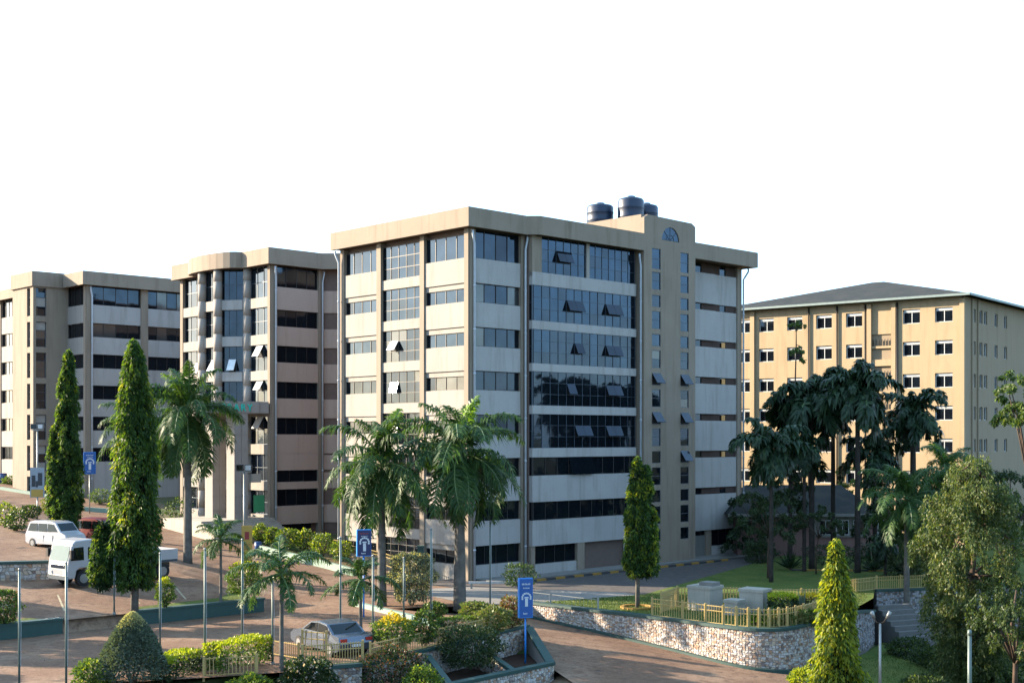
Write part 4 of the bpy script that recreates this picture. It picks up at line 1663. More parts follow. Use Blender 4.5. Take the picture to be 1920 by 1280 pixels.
def palm(name, label, base, trunk_h, r0, r1, fset, nf=18, scale=1.0, seed=1, shaft=1.5, group='royal palms', bark='bark_grey', lean=(0, 0), bright=1, spread=(0, 1)):
    r = random.Random(seed)
    t = thing(name, label, 'palm tree', base, 0, group)
    b = MB()
    zs = np.linspace(0, 1, 12)
    pts = [(lean[0] * z * z, lean[1] * z * z, -.3 + z * (trunk_h + .3)) for z in zs]
    rd = [r0 * (1.12 if z < .08 else 1.0) * (1 + .10 * math.sin(z * 3.0)) * (1 - z) + r1 * z for z in zs]
    b.tube(pts, rd, 12)
    b.build('trunk', bark, t, True)
    top = Vector((lean[0], lean[1], trunk_h))
    if shaft > 0:
        b = MB()
        b.tube([top - Vector((0, 0, .1)), top + Vector((0, 0, shaft * .5)), top + Vector((0, 0, shaft))], [r1 * 1.05, r1 * .9, r1 * .45], 10)
        b.build('crownshaft', 'crownshaft', t, True)
        top = top + Vector((0, 0, shaft * .85))
    ms = FR_SETS[fset]
    for i in range(nf):
        k = i / max(1, nf - 1)
        idx = min(len(ms) - 1, int((spread[0] + (spread[1] - spread[0]) * k) * len(ms)))
        mesh = ms[idx]
        if bright and fset == 'royal' and i in (1, 4)[:bright]:
            mesh = FR_SETS['royal_bright'][idx]
        o = link('frond', mesh, t, top + Vector((0, 0, -.12 * k)))
        o.rotation_euler = (r.uniform(-.25, .25), r.uniform(-.22, .22), i * 2.39996 + seed + r.uniform(-.3, .3))
        s = scale * (r.uniform(.6, 1.2) if fset == 'fish' else r.uniform(.85, 1.12))
        o.scale = (s, s * r.uniform(.9, 1.15), s)
    return t


def palm_at(label, px, pyb, pyc, d=None, fset='royal', nf=18, scale=1.0, seed=1, r0=.4, r1=.2, shaft=1.5, name='royal_palm', group='royal palms', **k):
    p = on(px, pyb) if d is None else atd(px, d)
    zc = zpx(pyc, p.y) - p.z
    return palm(name, label, p, zc - shaft * .85, r0, r1, fset, nf, scale, seed, shaft, group, **k)


palm_at('royal palm with the thickest trunk, before the corner of the middle block', 862, 1150, 848, nf=34, scale=1.18, seed=3, r0=.40, r1=.22, bright=2)
palm_at('royal palm with a thin trunk beside the navy sign', 716, 1136, 870, nf=30, scale=1.06, seed=5, r0=.30, r1=.16, bright=1)
palm_at('royal palm at the rear of the truck, covering the library portico', 352, 1055, 770, nf=34, scale=1.08, seed=8, r0=.33, r1=.2, bright=1)
palm_at('royal palm half hidden behind the tallest columnar tree', 262, 1020, 800, nf=22, scale=.9, seed=9, r0=.3, r1=.18, bright=1)
SG = 'small young palms of the car park'
palm_at('small palm with two thin stems by the yellow sign', 414, 1130, 1010, fset='slim', nf=13, scale=.95, seed=12, r0=.09, r1=.07, shaft=.5, name='small_palm', group=SG)
palm_at('small palm with a bare bent trunk and drooping arched fronds at bottom centre', 528, 1262, 1072, fset='slim', nf=13, scale=1.12, seed=14, r0=.10, r1=.08, shaft=.35, name='small_palm', group=SG, spread=(.12, 1))
palm_at('small palm standing behind the parked saloon car', 676, 1198, 1085, fset='slim', nf=13, scale=.98, seed=17, r0=.10, r1=.08, shaft=.35, name='small_palm', group=SG)
DG = 'dark palms in the shade of the middle block'
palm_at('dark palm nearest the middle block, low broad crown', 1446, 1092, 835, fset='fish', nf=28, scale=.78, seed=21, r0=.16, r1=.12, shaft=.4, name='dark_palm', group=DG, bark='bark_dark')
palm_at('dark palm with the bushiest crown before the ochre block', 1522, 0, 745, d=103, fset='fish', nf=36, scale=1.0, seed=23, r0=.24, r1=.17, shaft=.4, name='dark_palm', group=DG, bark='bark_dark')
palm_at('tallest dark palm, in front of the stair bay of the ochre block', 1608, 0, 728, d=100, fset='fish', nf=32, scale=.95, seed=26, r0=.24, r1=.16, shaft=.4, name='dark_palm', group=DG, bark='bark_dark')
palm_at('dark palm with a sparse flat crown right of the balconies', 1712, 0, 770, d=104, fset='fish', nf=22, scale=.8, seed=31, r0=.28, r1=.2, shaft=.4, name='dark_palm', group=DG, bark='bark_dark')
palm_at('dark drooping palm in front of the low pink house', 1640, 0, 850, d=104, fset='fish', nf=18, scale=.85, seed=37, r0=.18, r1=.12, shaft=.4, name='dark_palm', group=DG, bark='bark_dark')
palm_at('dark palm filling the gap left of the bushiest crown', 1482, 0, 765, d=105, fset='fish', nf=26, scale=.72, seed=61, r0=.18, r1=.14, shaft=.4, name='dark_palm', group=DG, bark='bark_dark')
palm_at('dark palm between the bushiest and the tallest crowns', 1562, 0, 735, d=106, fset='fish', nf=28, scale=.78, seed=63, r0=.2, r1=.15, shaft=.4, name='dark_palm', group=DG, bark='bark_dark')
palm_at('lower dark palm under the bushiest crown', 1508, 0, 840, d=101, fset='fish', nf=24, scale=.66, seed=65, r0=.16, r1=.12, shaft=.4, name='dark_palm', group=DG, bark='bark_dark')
palm_at('green palm behind the big drooping tree', 1775, 0, 880, d=92, fset='royal', nf=24, scale=.75, seed=33, r0=.22, r1=.15, shaft=.8, name='garden_palm', group='garden palms at right', bright=1)
palm_at('green palm left of the big drooping tree', 1700, 0, 935, d=88, fset='royal', nf=26, scale=.85, seed=35, r0=.22, r1=.15, shaft=.8, name='garden_palm', group='garden palms at right', bright=0)
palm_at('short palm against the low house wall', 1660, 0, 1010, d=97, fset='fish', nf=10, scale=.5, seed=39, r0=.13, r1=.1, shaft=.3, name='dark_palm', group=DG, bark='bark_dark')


# ---------------------------------------------------------------- broad-leaved trees
def limb_tree(name, label, base, trunk_pts, limbs, clumps, mats, leaf, nleaf, seed, group=None, hang=.8, bark='bark_brown', r0=.2, mixw=.35):
    """limbs: list of end points; clumps: (x,y,z,rx,rz)"""
    r = np.random.default_rng(seed)
    t = thing(name, label, 'tree', base, 0, group)
    b = MB()
    b.tube(trunk_pts, [r0 * (1 - .75 * i / (len(trunk_pts) - 1)) for i in range(len(trunk_pts))], 9)
    for q in limbs:
        s0 = Vector(trunk_pts[min(len(trunk_pts) - 1, q[1])])
        e0 = Vector(q[0])
        mid = s0.lerp(e0, .5) + Vector((0, 0, .25))
        b.tube([s0, mid, e0], [r0 * .4, r0 * .26, .03], 6)
    b.build('trunk', bark, t, True)
    Ps, Ds = [], []
    tot = sum(c[3] ** 2 * c[4] for c in clumps)
    for (x, y, z, rx, rz) in clumps:
        nn = nleaf * rx * rx * rz / tot
        per = 46
        q = max(4, int(nn / per))
        u = unit(r.normal(size=(q, 3)))
        u[:, 2] = np.abs(u[:, 2]) - .2
        C = np.array([x, y, z]) + u * r.uniform(.55, 1.0, q)[:, None] * np.array([rx, rx, rz])
        a_, d_ = lobes(C, u, rx * r.uniform(.18, .32, q), hang * r.uniform(.5, 1.2, q), per, r, .45)
        Ps.append(a_)
        Ds.append(d_)
    Pp, D = np.concatenate(Ps), np.concatenate(Ds)
    n = len(Pp)
    mi = (r.random(n) < mixw).astype(int) if len(mats) > 1 else None
    link('crown', leaf_mesh('crown', Pp, D, side_of(D, r), leaf[0] * r.uniform(.6, 1.3, n), leaf[1] * r.uniform(.7, 1.3, n), mats, mi), t)
    return t


def rand_clumps(seed, n, rx, z0, z1, cr, prof=lambda t: 1.0, ry=None):
    r = random.Random(seed)
    out = []
    for i in range(n):
        t = (i + r.random()) / n
        a = i * 2.4 + r.uniform(-.4, .4)
        k = prof(t) * r.uniform(.45, 1.0)
        c = cr * r.uniform(.7, 1.2)
        out.append((rx * k * math.cos(a), (ry or rx) * k * math.sin(a), z0 + t * (z1 - z0), c, c * .8))
    return out


base = atd(1826, 72.0)
cl = rand_clumps(41, 84, 3.05, .9, zpx(850, 72) - base.z - .5, .80, lambda t: min(1, .5 + 1.3 * t) * min(1, (1.12 - t) * 2.4))
tp = [(0, 0, -.3), (.1, 0, 3), (-.1, 0, 6), (.25, .1, 9), (.1, 0, 12)]
limb_tree('drooping_tree', 'large drooping olive-green tree at the right edge above the lower garden', base, tp,
          [((c[0] * .9, c[1] * .9, c[2]), 1 + min(3, int(c[2] / 3.4))) for c in cl[::2]], cl, ('leaf_tree', 'leaf_olive'), (.20, .075), 66000, 43, r0=.24, mixw=.16, hang=1.3)
base = atd(1902, 66.0)
cl = rand_clumps(44, 20, 2.0, 3.2, 6.0, .75)
limb_tree('drooping_tree', 'lower spreading tree with a bare brown trunk at the right corner', base, [(0, 0, -.3), (.05, 0, 2.2), (-.1, .1, 4.2), (.1, 0, 6)],
          [((c[0], c[1], c[2]), 1) for c in cl[::2]], cl, ('leaf_tree', 'leaf_dark'), (.2, .075), 9000, 45, r0=.16, mixw=.5)
base = atd(1925, 84.0)
cl = rand_clumps(46, 18, 1.9, zpx(790, 84) - base.z, zpx(700, 84) - base.z, .75)
limb_tree('leafy_tree', 'leafy branch top of a tree at the right edge before the ochre block', base, [(0, 0, -.3), (.2, 0, 6), (.3, 0, 10), (0, 0, zpx(720, 84) - base.z)],
          [((c[0], c[1], c[2]), 2) for c in cl[::2]], cl, ('leaf_shrub', 'leaf_tree'), (.26, .12), 6000, 47, r0=.2, hang=.4)
base = atd(1900, 100.0)
cl = rand_clumps(48, 26, 4.0, 2.0, zpx(885, 100) - base.z, 1.1)
limb_tree('dark_tree', 'dark tree filling the gap under the brown shed roof', base, [(0, 0, -.3), (0, 0, 3), (.3, 0, 6)],
          [((c[0], c[1], c[2]), 1) for c in cl[::3]], cl, ('leaf_dark',), (.26, .12), 9000, 49, r0=.25, hang=.6)
base = atd(1745, 93.0)
cl = rand_clumps(50, 24, 2.6, 1.0, zpx(905, 93) - base.z, .9)
limb_tree('dark_tree', 'dark leafy tree between the garden palms and the big drooping tree', base, [(0, 0, -.3), (0, 0, 3), (.3, 0, 7)],
          [((c[0], c[1], c[2]), 1) for c in cl[::3]], cl, ('leaf_dark', 'leaf_tree'), (.24, .1), 9000, 51, r0=.2, hang=.7)
base = atd(1530, 99.0)
cl = rand_clumps(52, 12, 2.0, zpx(1000, 99) - base.z, zpx(950, 99) - base.z, .7)
limb_tree('thin_tree', 'thin young tree with a flat crown before the low house', base, [(0, 0, -.2), (0, 0, 1.6), (.2, 0, 2.8), (.1, 0, 4)],
          [((c[0], c[1], c[2]), 2) for c in cl], cl, ('leaf_dark',), (.2, .09), 2600, 53, r0=.07, hang=.3)
base = atd(1440, 96.0)
cl = rand_clumps(54, 10, 1.7, zpx(1010, 96) - base.z, zpx(925, 96) - base.z, .75)
limb_tree('thin_tree', 'dark bushy young tree at the end of the middle block', base, [(0, 0, -.2), (0, 0, 1.8), (.1, 0, 3.2), (.1, 0, 5)],
          [((c[0], c[1], c[2]), 2) for c in cl], cl, ('leaf_dark',), (.22, .09), 3200, 55, r0=.09, hang=.5)
for i, (px, d_, y0_, y1_, rx_, lab) in enumerate(((1478, 106, 985, 860, 2.2, 'dark leafy tree under the palms beside the middle block'), 
                                                  (1672, 101, 1000, 880, 2.3, 'dark leafy tree at the right end of the low house'),
                                                  (1405, 112, 1030, 930, 1.6, 'dark leafy tree squeezed against the end of the middle block'))):
    base = atd(px, d_)
    cl = rand_clumps(150 + i, 14, rx_, zpx(y0_, d_) - base.z, zpx(y1_, d_) - base.z, .85)
    limb_tree('dark_tree', lab, base, [(0, 0, -.2), (0, 0, 1.6), (.2, 0, 3.2), (.1, 0, max(3.5, zpx(y1_, d_) - base.z - .5))],
              [((c[0], c[1], c[2]), 2) for c in cl[::2]], cl, ('leaf_dark', 'leaf_palm_dark'), (.3, .14), 4200, 160 + i, r0=.1, hang=.7, mixw=.5, group='dark trees by the low house')
base = atd(1493, 116.0)
zt_ = zpx(605, 116) - base.z
limb_tree('slender_tree', 'very slender tree with two small tufts against the ochre wall', base, [(-.4, 0, -.2), (-.3, 0, 8), (0, 0, zt_ - 2), (0, 0, zt_)],
          [((.6, 0, zt_ - 2.6), 2)], [(0, 0, zt_ - .1, .75, .55), (.1, 0, zt_ - 2.4, .7, .55), (.4, 0, zt_ - 3.3, .4, .4)], ('leaf_shrub', 'leaf_dark'), (.22, .1), 900, 57, r0=.11, hang=.35)
base = atd(1590, 120.0)
limb_tree('small_tree', 'small sunlit bush tree at the foot of the ochre block', base, [(0, 0, -.2), (0, 0, 4), (0, 0, 6.5)], [],
          [(0, 0, 7.6, 1.1, 1.0), (.4, 0, 6.2, 1.2, .9), (-.3, 0, 5.2, 1.0, .8)], ('leaf_shrub',), (.24, .12), 1500, 58, r0=.12, hang=.4)


for i, (x, y, h) in enumerate(((-38.5, 66.5, 8.0), (-36.5, 58.5, 5.0))):
    bb = Vector((x, y, gz(x, y)))
    cl = rand_clumps(180 + i, 16, 2.6, h * .45, h, 1.2)
    limb_tree('shade_tree', ('first', 'second', 'third')[i] + ' of the broad trees beyond the left edge that shade the car park', bb, [(0, 0, -.3), (.2, 0, h * .4), (0, 0, h * .9)],
              [((c[0], c[1], c[2]), 1) for c in cl[::3]], cl, ('leaf_dark', 'leaf_tree'), (.4, .2), 4000, 190 + i, r0=.22, hang=.8, group='trees beyond the left edge')
for i, (x, y, h) in enumerate(((46, 62, 13), (52, 48, 15), (44, 34, 12), (60, 76, 14), (66, 60, 17), (38, 20, 12))):
    bb = Vector((x, y, gz(x, y)))
    cl = rand_clumps(80 + i, 22, 4.2, h * .35, h, 1.6)
    limb_tree('shade_tree', ('first', 'second', 'third', 'fourth', 'fifth', 'sixth')[i] + ' of the broad trees beyond the right edge mirrored in the glazed front', bb, [(0, 0, -.3), (.2, 0, h * .4), (0, 0, h * .9)],
              [((c[0], c[1], c[2]), 1) for c in cl[::3]], cl, ('leaf_dark', 'leaf_tree'), (.5, .25), 5000, 90 + i, r0=.3, hang=1.0, group='trees beyond the right edge')


# ---------------------------------------------------------------- shrubs, topiary, hedges
def cloud(rx, ry, rz, n, leaf, mats, seed, top=None, shape='ball', split=.35, lump=.14, flat=.0):
    r = np.random.default_rng(seed)
    u = unit(r.normal(size=(n, 3)))
    if shape == 'ball':
        k = r.uniform(.55, 1.0, n) ** .5
        lm = 1 + lump * np.sin(u[:, 0] * 7 + seed) * np.sin(u[:, 1] * 6 + 1.3 * seed) + lump * np.sin(u[:, 2] * 9 + seed * 2)
        Pp = u * (k * lm)[:, None] * np.array([rx, ry, rz])
        Pp[:, 2] += rz
    elif shape == 'dome':                              # bell-shaped clipped cone
        t = r.random(n) ** .8
        a = r.random(n) * 2 * np.pi
        rad = (1 - t ** 1.35) ** .72 * (1 + lump * .35 * np.sin(a * 5 + t * 9)) * r.uniform(.86, 1.0, n)
        Pp = np.stack([np.cos(a) * rad * rx, np.sin(a) * rad * ry, t * 2 * rz], 1)
        u = unit(np.stack([np.cos(a), np.sin(a), .35 + t], 1))
    else:                                              # clipped box
        Pp = r.uniform(-1, 1, (n, 3))
        ax = r.integers(0, 5, n)
        for q, (i, s) in enumerate(((0, 1), (0, -1), (1, 1), (1, -1), (2, 1))):
            Pp[ax == q, i] = s * r.uniform(.86, 1.02, (ax == q).sum())
        u = np.zeros((n, 3))
        for q, (i, s) in enumerate(((0, 1), (0, -1), (1, 1), (1, -1), (2, 1))):
            u[ax == q, i] = s
        Pp *= 1 + lump * .4 * np.sin(Pp[:, [1, 2, 0]] * 4 + seed)
        Pp = Pp * np.array([rx, ry, rz])
        Pp[:, 2] += rz
    D = unit(u + r.normal(size=(n, 3)) * .75 + np.array([0, 0, .1]))
    mi = None
    if len(mats) > 1:
        zz = Pp[:, 2] / (2 * rz)
        mi = ((zz + r.normal(size=n) * .06) > (top if top is not None else 2)).astype(int) if top is not None else (r.random(n) < split).astype(int)
    return leaf_mesh('foliage', Pp, D, side_of(D, r), leaf[0] * r.uniform(.6, 1.3, n), leaf[1] * r.uniform(.7, 1.3, n), mats, mi)


SEED = [300]


def shrub(name, label, base, rx, rz, mats, n=1400, leaf=(.16, .09), stem=.2, group='shrubs', ry=None, shape='ball', top=None, rz_=0.0, cat='shrub', split=.35, lump=.14, bark='bark_brown'):
    SEED[0] += 1
    t = thing(name, label, cat, base, rz_, group)
    b = MB()
    rr = random.Random(SEED[0])
    for i in range(4):
        a = i * 1.6 + rr.random()
        b.tube([(.05 * math.cos(a), .05 * math.sin(a), -.15), (rx * .25 * math.cos(a), rx * .25 * math.sin(a), stem + rz * .4), (rx * .5 * math.cos(a), rx * .5 * math.sin(a), stem + rz * 1.2)], [.05, .04, .012], 5)
    b.build('stem', bark, t)
    link('foliage', cloud(rx, ry or rx, rz, n, leaf, mats, SEED[0], top, shape, split, lump), t, (0, 0, stem))
    return t


def shrub_px(name, label, px, pyb, wpx, hpx, mats, d=None, **k):
    p = on(px, pyb) if d is None else atd(px, d)
    if d is not None and d < 60:
        p.z = -1.3
    s = p.y / FPX
    return shrub(name, label, p, wpx * s / 2, hpx * s / 2 * (1 if 'stem' not in k else 1), mats, **k)


shrub_px('topiary_cone', 'big grey-green bell-shaped clipped bush with cream tips at bottom left', 248, 1278, 132, 116, ('leaf_grey', 'leaf_cream'), n=26000, leaf=(.13, .07), shape='dome', top=.86, stem=.25, lump=.1)
shrub_px('round_shrub', 'dark green rounded bush at the foot of the grey-green cone', 178, 1282, 78, 44, ('leaf_shrub', 'leaf_lime'), n=2600, leaf=(.13, .08), split=.1, stem=.0)
shrub_px('bush', 'leafy bush half cut by the left edge above the kerb', 6, 1178, 62, 62, ('leaf_shrub', 'leaf_red'), n=2600, leaf=(.15, .09), split=.12)
shrub_px('topiary_bush', 'small goblet-shaped clipped bush on the kerb verge by the flagpoles', 309, 1150, 34, 50, ('leaf_shrub', 'leaf_lime'), n=1500, top=.78, stem=.25, leaf=(.13, .08))
shrub_px('topiary_bush', 'large round clipped bush at the end of the kerb verge', 458, 1128, 64, 62, ('leaf_shrub', 'leaf_lime'), n=3600, top=.80, stem=.3, leaf=(.13, .08))
shrub_px('variegated_shrub', 'round pale cream-leaved shrub between the two royal palms', 772, 1134, 88, 92, ('leaf_grey', 'leaf_cream'), n=11000, split=.42, stem=.35, leaf=(.15, .08))
shrub_px('yellow_topped_shrub', 'shrub with a bright yellow flat top behind the car park fence', 738, 1226, 78, 62, ('leaf_shrub', 'leaf_yellow'), n=2600, top=.80, stem=.25)
shrub_px('green_shrub', 'loose green shrub right of the yellow topped one', 795, 1218, 48, 58, ('leaf_shrub', 'leaf_dark'), n=1700, stem=.3)
shrub_px('olive_shrub', 'round olive shrub at the foot of the thickest palm', 890, 1168, 54, 34, ('leaf_olive', 'leaf_shrub'), n=1700, stem=.2, split=.5)
shrub_px('olive_shrub', 'pale olive shrub above the rubble bank', 925, 1208, 66, 44, ('leaf_olive', 'leaf_shrub'), n=2000, stem=.2, split=.4)
shrub_px('red_shrub', 'reddish-brown mottled shrub beside the bright blue sign', 958, 1196, 56, 52, ('leaf_red', 'leaf_olive'), n=2000, stem=.2, split=.5)
shrub_px('bank_shrub', 'dark green spreading bush on the rubble bank', 880, 0, 120, 74, ('leaf_dark',), d=64.5, n=5200, stem=.0, leaf=(.15, .08))
shrub_px('bank_shrub', 'dark bush with pink flecks left of the planted bank', 735, 0, 120, 84, ('leaf_dark', 'leaf_red'), d=59.9, n=5200, stem=.0, leaf=(.14, .08), split=.3)
shrub_px('bank_shrub', 'yellow-flecked bush on the lower bank at the bottom edge', 792, 0, 70, 56, ('leaf_shrub', 'leaf_lime'), d=58.5, n=2600, stem=.0, leaf=(.14, .08), split=.22)
shrub_px('flowering_bush', 'glossy dark bush with pale flowers before the yellow gate', 578, 0, 96, 88, ('leaf_dark', 'leaf_flower'), d=57.0, n=5200, stem=.0, leaf=(.16, .11), split=.08)
shrub_px('bed_plant', 'yellow-tipped leafy plant at the bottom edge by the small fence', 470, 0, 80, 62, ('leaf_shrub', 'leaf_lime'), d=56.4, n=3000, stem=.0, leaf=(.15, .09), split=.3)
shrub_px('bed_plant', 'small yellow and green plant at the bottom edge beside the dark hedge', 384, 0, 50, 34, ('leaf_shrub', 'leaf_yellow'), d=54.6, n=1500, stem=.0, leaf=(.13, .08), split=.2)
shrub_px('round_shrub', 'light green shrub left of the blue sign before the front', 975, 1108, 62, 42, ('leaf_shrub', 'leaf_grey'), n=1400, stem=.35, split=.4)
shrub_px('bush', 'green bush at the foot of the flagpole beside the thickest palm', 815, 1160, 40, 30, ('leaf_shrub', 'leaf_dark'), n=1100, stem=.05)


def hedge(name, label, p0, p1, w, h, mats, n, top=None, leaf=(.13, .08), group='hedges', split=.3):
    a, c = Vector(p0), Vector(p1)
    m = (a + c) / 2
    L = (c - a).length
    ang = math.atan2(c.y - a.y, c.x - a.x)
    SEED[0] += 1
    t = thing(name, label, 'hedge', m, ang, group)
    b = MB()
    for i in range(5):
        x = -L / 2 + L * (i + .5) / 5
        b.tube([(x, 0, -.15), (x + .05, .03, h * .7)], [.04, .02], 5)
    b.build('stem', 'bark_brown', t)
    link('foliage', cloud(L / 2, w / 2, h / 2, n, leaf, mats, SEED[0], top, 'box', split), t)
    return t


hedge('clipped_hedge', 'bright yellow-green clipped hedge at the bottom, left of the flowering bush', atd(398, 57.2) + Vector((0, 0, .2)), atd(492, 60.0) + Vector((0, 0, .2)), 1.1, 1.1, ('leaf_shrub', 'leaf_lime'), 4200, top=.66)
hedge('clipped_hedge', 'yellow-topped low hedge beside the grey-green cone', atd(298, 55.8), atd(362, 58.4), 1.1, .95, ('leaf_dark', 'leaf_lime'), 3400, top=.72)
hedge('clipped_hedge', 'flat-topped green hedge in front of the thickest palm', on(822, 1190), on(905, 1186), .9, .85, ('leaf_dark', 'leaf_shrub'), 2800, top=.74)
for i, (px, py, w, h, lab) in enumerate(((488, 1016, 30, 30, 'first bush from the left in the sunlit row by the library fence'), (510, 1020, 26, 28, 'second bush from the left in the sunlit row by the library fence'),
                                         (540, 1026, 46, 34, 'third bush from the left in the sunlit row by the library fence'), (572, 1030, 40, 34, 'fourth bush from the left in the sunlit row by the library fence'),
                                         (605, 1040, 44, 36, 'fifth bush from the left in the sunlit row by the library fence'), (640, 1050, 40, 34, 'last bush in the sunlit row, nearest the navy sign'))):
    shrub_px('row_bush', lab, px, py, w, h, ('leaf_shrub', 'leaf_lime'), n=900, stem=.1, split=.2, leaf=(.2, .12), group='bushes by the library fence')
# far left bushes
for i, (px, py, w, h, m, lab) in enumerate(((10, 985, 46, 40, ('leaf_shrub', 'leaf_lime'), 'yellow-green bush at the left edge above the rubble wall'),
                                            (30, 995, 40, 34, ('leaf_dark', 'leaf_shrub'), 'dark bush left of the minivan'),
                                            (58, 970, 36, 22, ('leaf_dark', 'leaf_shrub'), 'low dark bush under the framed board'),
                                            (92, 965, 26, 34, ('leaf_olive', 'leaf_shrub'), 'yellowish bush under the twin-topped tree'),
                                            (22, 908, 34, 14, ('leaf_shrub',), 'small green bush below the far left block'),
                                            (45, 914, 26, 12, ('leaf_shrub', 'leaf_dark'), 'tiny bush below the projecting tower'),
                                            (335, 975, 50, 40, ('leaf_dark', 'leaf_shrub'), 'dark bush before the library plinth'),
                                            (188, 945, 40, 26, ('leaf_shrub', 'leaf_grey'), 'pale bush below the blue pole sign'))):
    shrub_px('bush', lab, px, py, w, h, m, n=700, stem=.05, leaf=(.2, .12), group='bushes on the upper car park')
# dark planting along the low house and on the lawn
for i, (px, d_, w, h, m, lab) in enumerate(((1425, 108, 60, 40, ('leaf_dark',), 'dark bush at the right end of the middle block'),
                                            (1560, 106, 110, 40, ('leaf_dark',), 'long dark bush under the thin young tree'),
                                            (1640, 104, 80, 44, ('leaf_dark',), 'dark bush at the foot of the tallest dark palm'),
                                            (1700, 97, 90, 50, ('leaf_dark',), 'dark bush behind the garden wall fence'))):
    shrub_px('bush', lab, px, 0, w, h, m, d=d_, n=1500, stem=.0, leaf=(.22, .1), group='dark bushes by the low house')


def spiky(name, label, base, r_, n, mat, group, lw=.14):
    t = thing(name, label, 'plant', base, 0, group)
    rr = np.random.default_rng(SEED[0])
    SEED[0] += 1
    a = rr.random(n) * 2 * np.pi
    e = rr.uniform(.15, 1.45, n)
    D = np.stack([np.cos(a) * np.cos(e), np.sin(a) * np.cos(e), np.sin(e)], 1)
    Pp = np.zeros((n, 3)) + np.array([0, 0, .1])
    link('leaf', leaf_mesh('leaf', Pp, D, side_of(D, rr), r_ * rr.uniform(.75, 1.1, n), lw, (mat,)), t)
    b = MB()
    b.tube([(0, 0, -.1), (0, 0, .3)], [.12, .1], 7)
    b.build('stem', 'bark_brown', t)


for px, d_, r_, m, lab in ((1482, 102, 1.6, 'leaf_palm_dark', 'dark spiky plant before the pink wall'), (1690, 99, 1.6, 'leaf_palm_dark', 'dark spiky plant at the right end of the low house'),
                           (1640, 101, 1.2, 'leaf_palm_dark', 'small dark spiky plant behind the yellow-green tree')):
    spiky('spiky_plant', lab, atd(px, d_), r_, 60, m, 'spiky plants by the low house')
for px, d_, r_, m, lab in ((1438, 72.3, 1.2, 'leaf_palm', 'spiky green plant inside the yellow fence'), (1505, 76.0, 1.5, 'leaf_grey', 'tall spiky plant right of the clipped hedge block'), (1415, 72.2, .9, 'leaf_palm', 'low spiky plant by the concrete blocks')):
    spiky('spiky_plant', lab, Vector((atd(px, d_).x, d_, 0)), r_, 46, m, 'spiky plants on the front lawn')
p = Vector((atd(1468, 76).x, 76, 0))
shrub('topiary_block', 'square clipped bush with a yellow-green top inside the fence', p, .75, .62, ('leaf_dark', 'leaf_lime'), 2200, shape='box', top=.86, stem=0, ry=.7)
p = Vector((atd(1530, 77).x, 77, 0))
shrub('topiary_block', 'flat yellow-topped clipped bush behind the bright conical tree', p, .8, .55, ('leaf_dark', 'leaf_yellow'), 2200, shape='box', top=.86, stem=0, ry=.6)
p = atd(1508, 66.0)
shrub('round_shrub', 'lime green bush at the foot of the curved retaining wall', p, .75, .5, ('leaf_lime', 'leaf_shrub'), 2000, stem=0)
for px, d_, w, lab in ((1790, 64, 1.6, 'low shaded shrub in the lower garden by the post'), (1865, 62, 1.6, 'low shaded shrub near the brown trunk')):
    shrub('low_shrub', lab, atd(px, d_), w, .4, ('leaf_dark', 'leaf_olive'), 1500, stem=0, split=.25)
for px, d_, w, h_, lab in ((1705, 79, 1.3, .55, 'dark shrub at the foot of the garden steps'), (1760, 76, 1.7, .6, 'dark shrub under the big drooping tree'), (1850, 78, 2.0, .7, 'dark shrub right of the drooping tree trunk'),
                           (1735, 68, 1.2, .4, 'low dark shrub on the lower lawn'), (1905, 72, 1.8, .7, 'dark shrub at the right edge of the lower lawn')):
    shrub('low_shrub', lab, atd(px, d_), w, h_, ('leaf_dark', 'leaf_tree'), 2600, stem=0, split=.3, leaf=(.18, .09))
# tall cannas around the lawn fence
for i, px in enumerate((1450, 1475, 1500, 1520)):
    pp = Vector((atd(px, 71.0 + i * .5).x, 71.0 + i * .5, 0))
    shrub('fence_plant', ('first', 'second', 'third', 'fourth')[i] + ' from the left of the olive plants along the curved lawn fence', pp, .42, .45, ('leaf_olive', 'leaf_shrub'), 700, stem=0, split=.4, group='plants along the lawn fence')


# short grass on the sunny lawn and verges
def grass(name, poly, zf, n, seed, off=.03):
    r = np.random.default_rng(seed)
    xs = [q[0] for q in poly]
    ys = [q[1] for q in poly]
    pts = []
    while len(pts) < n:
        x, y = r.uniform(min(xs), max(xs)), r.uniform(min(ys), max(ys))
        if inside(poly, x, y):
            pts.append((x, y, zf(x, y) + off))
    Pp = np.array(pts)
    D = unit(r.normal(size=(n, 3)) * .5 + np.array([0, 0, 1.0]))
    o = link(name, leaf_mesh(name, Pp, D, side_of(D, r), r.uniform(.06, .16, n), .035, ('leaf_grass', 'leaf_olive'), (r.random(n) < .12).astype(int)))
    tag(o, 'short sunlit grass on the lawns', 'grass', kind='stuff')


LAWN1 = [(1.6, 81.9), (8.8, 86.0), (24, 88), (23.2, 84), (21.7, 81), (20.0, 78.3), (17.0, 73.6), (13.7, 70.6), (11.4, 72.2), (8.9, 74.8), (4.8, 78.7)]
grass('lawn_grass', LAWN1, lambda x, y: 0, 16000, 71)
grass('lower_lawn_grass', [(17.5, 71.5), (20, 64), (34, 60), (34, 84), (26, 84), (21.5, 77.5)], z_low, 12000, 72)

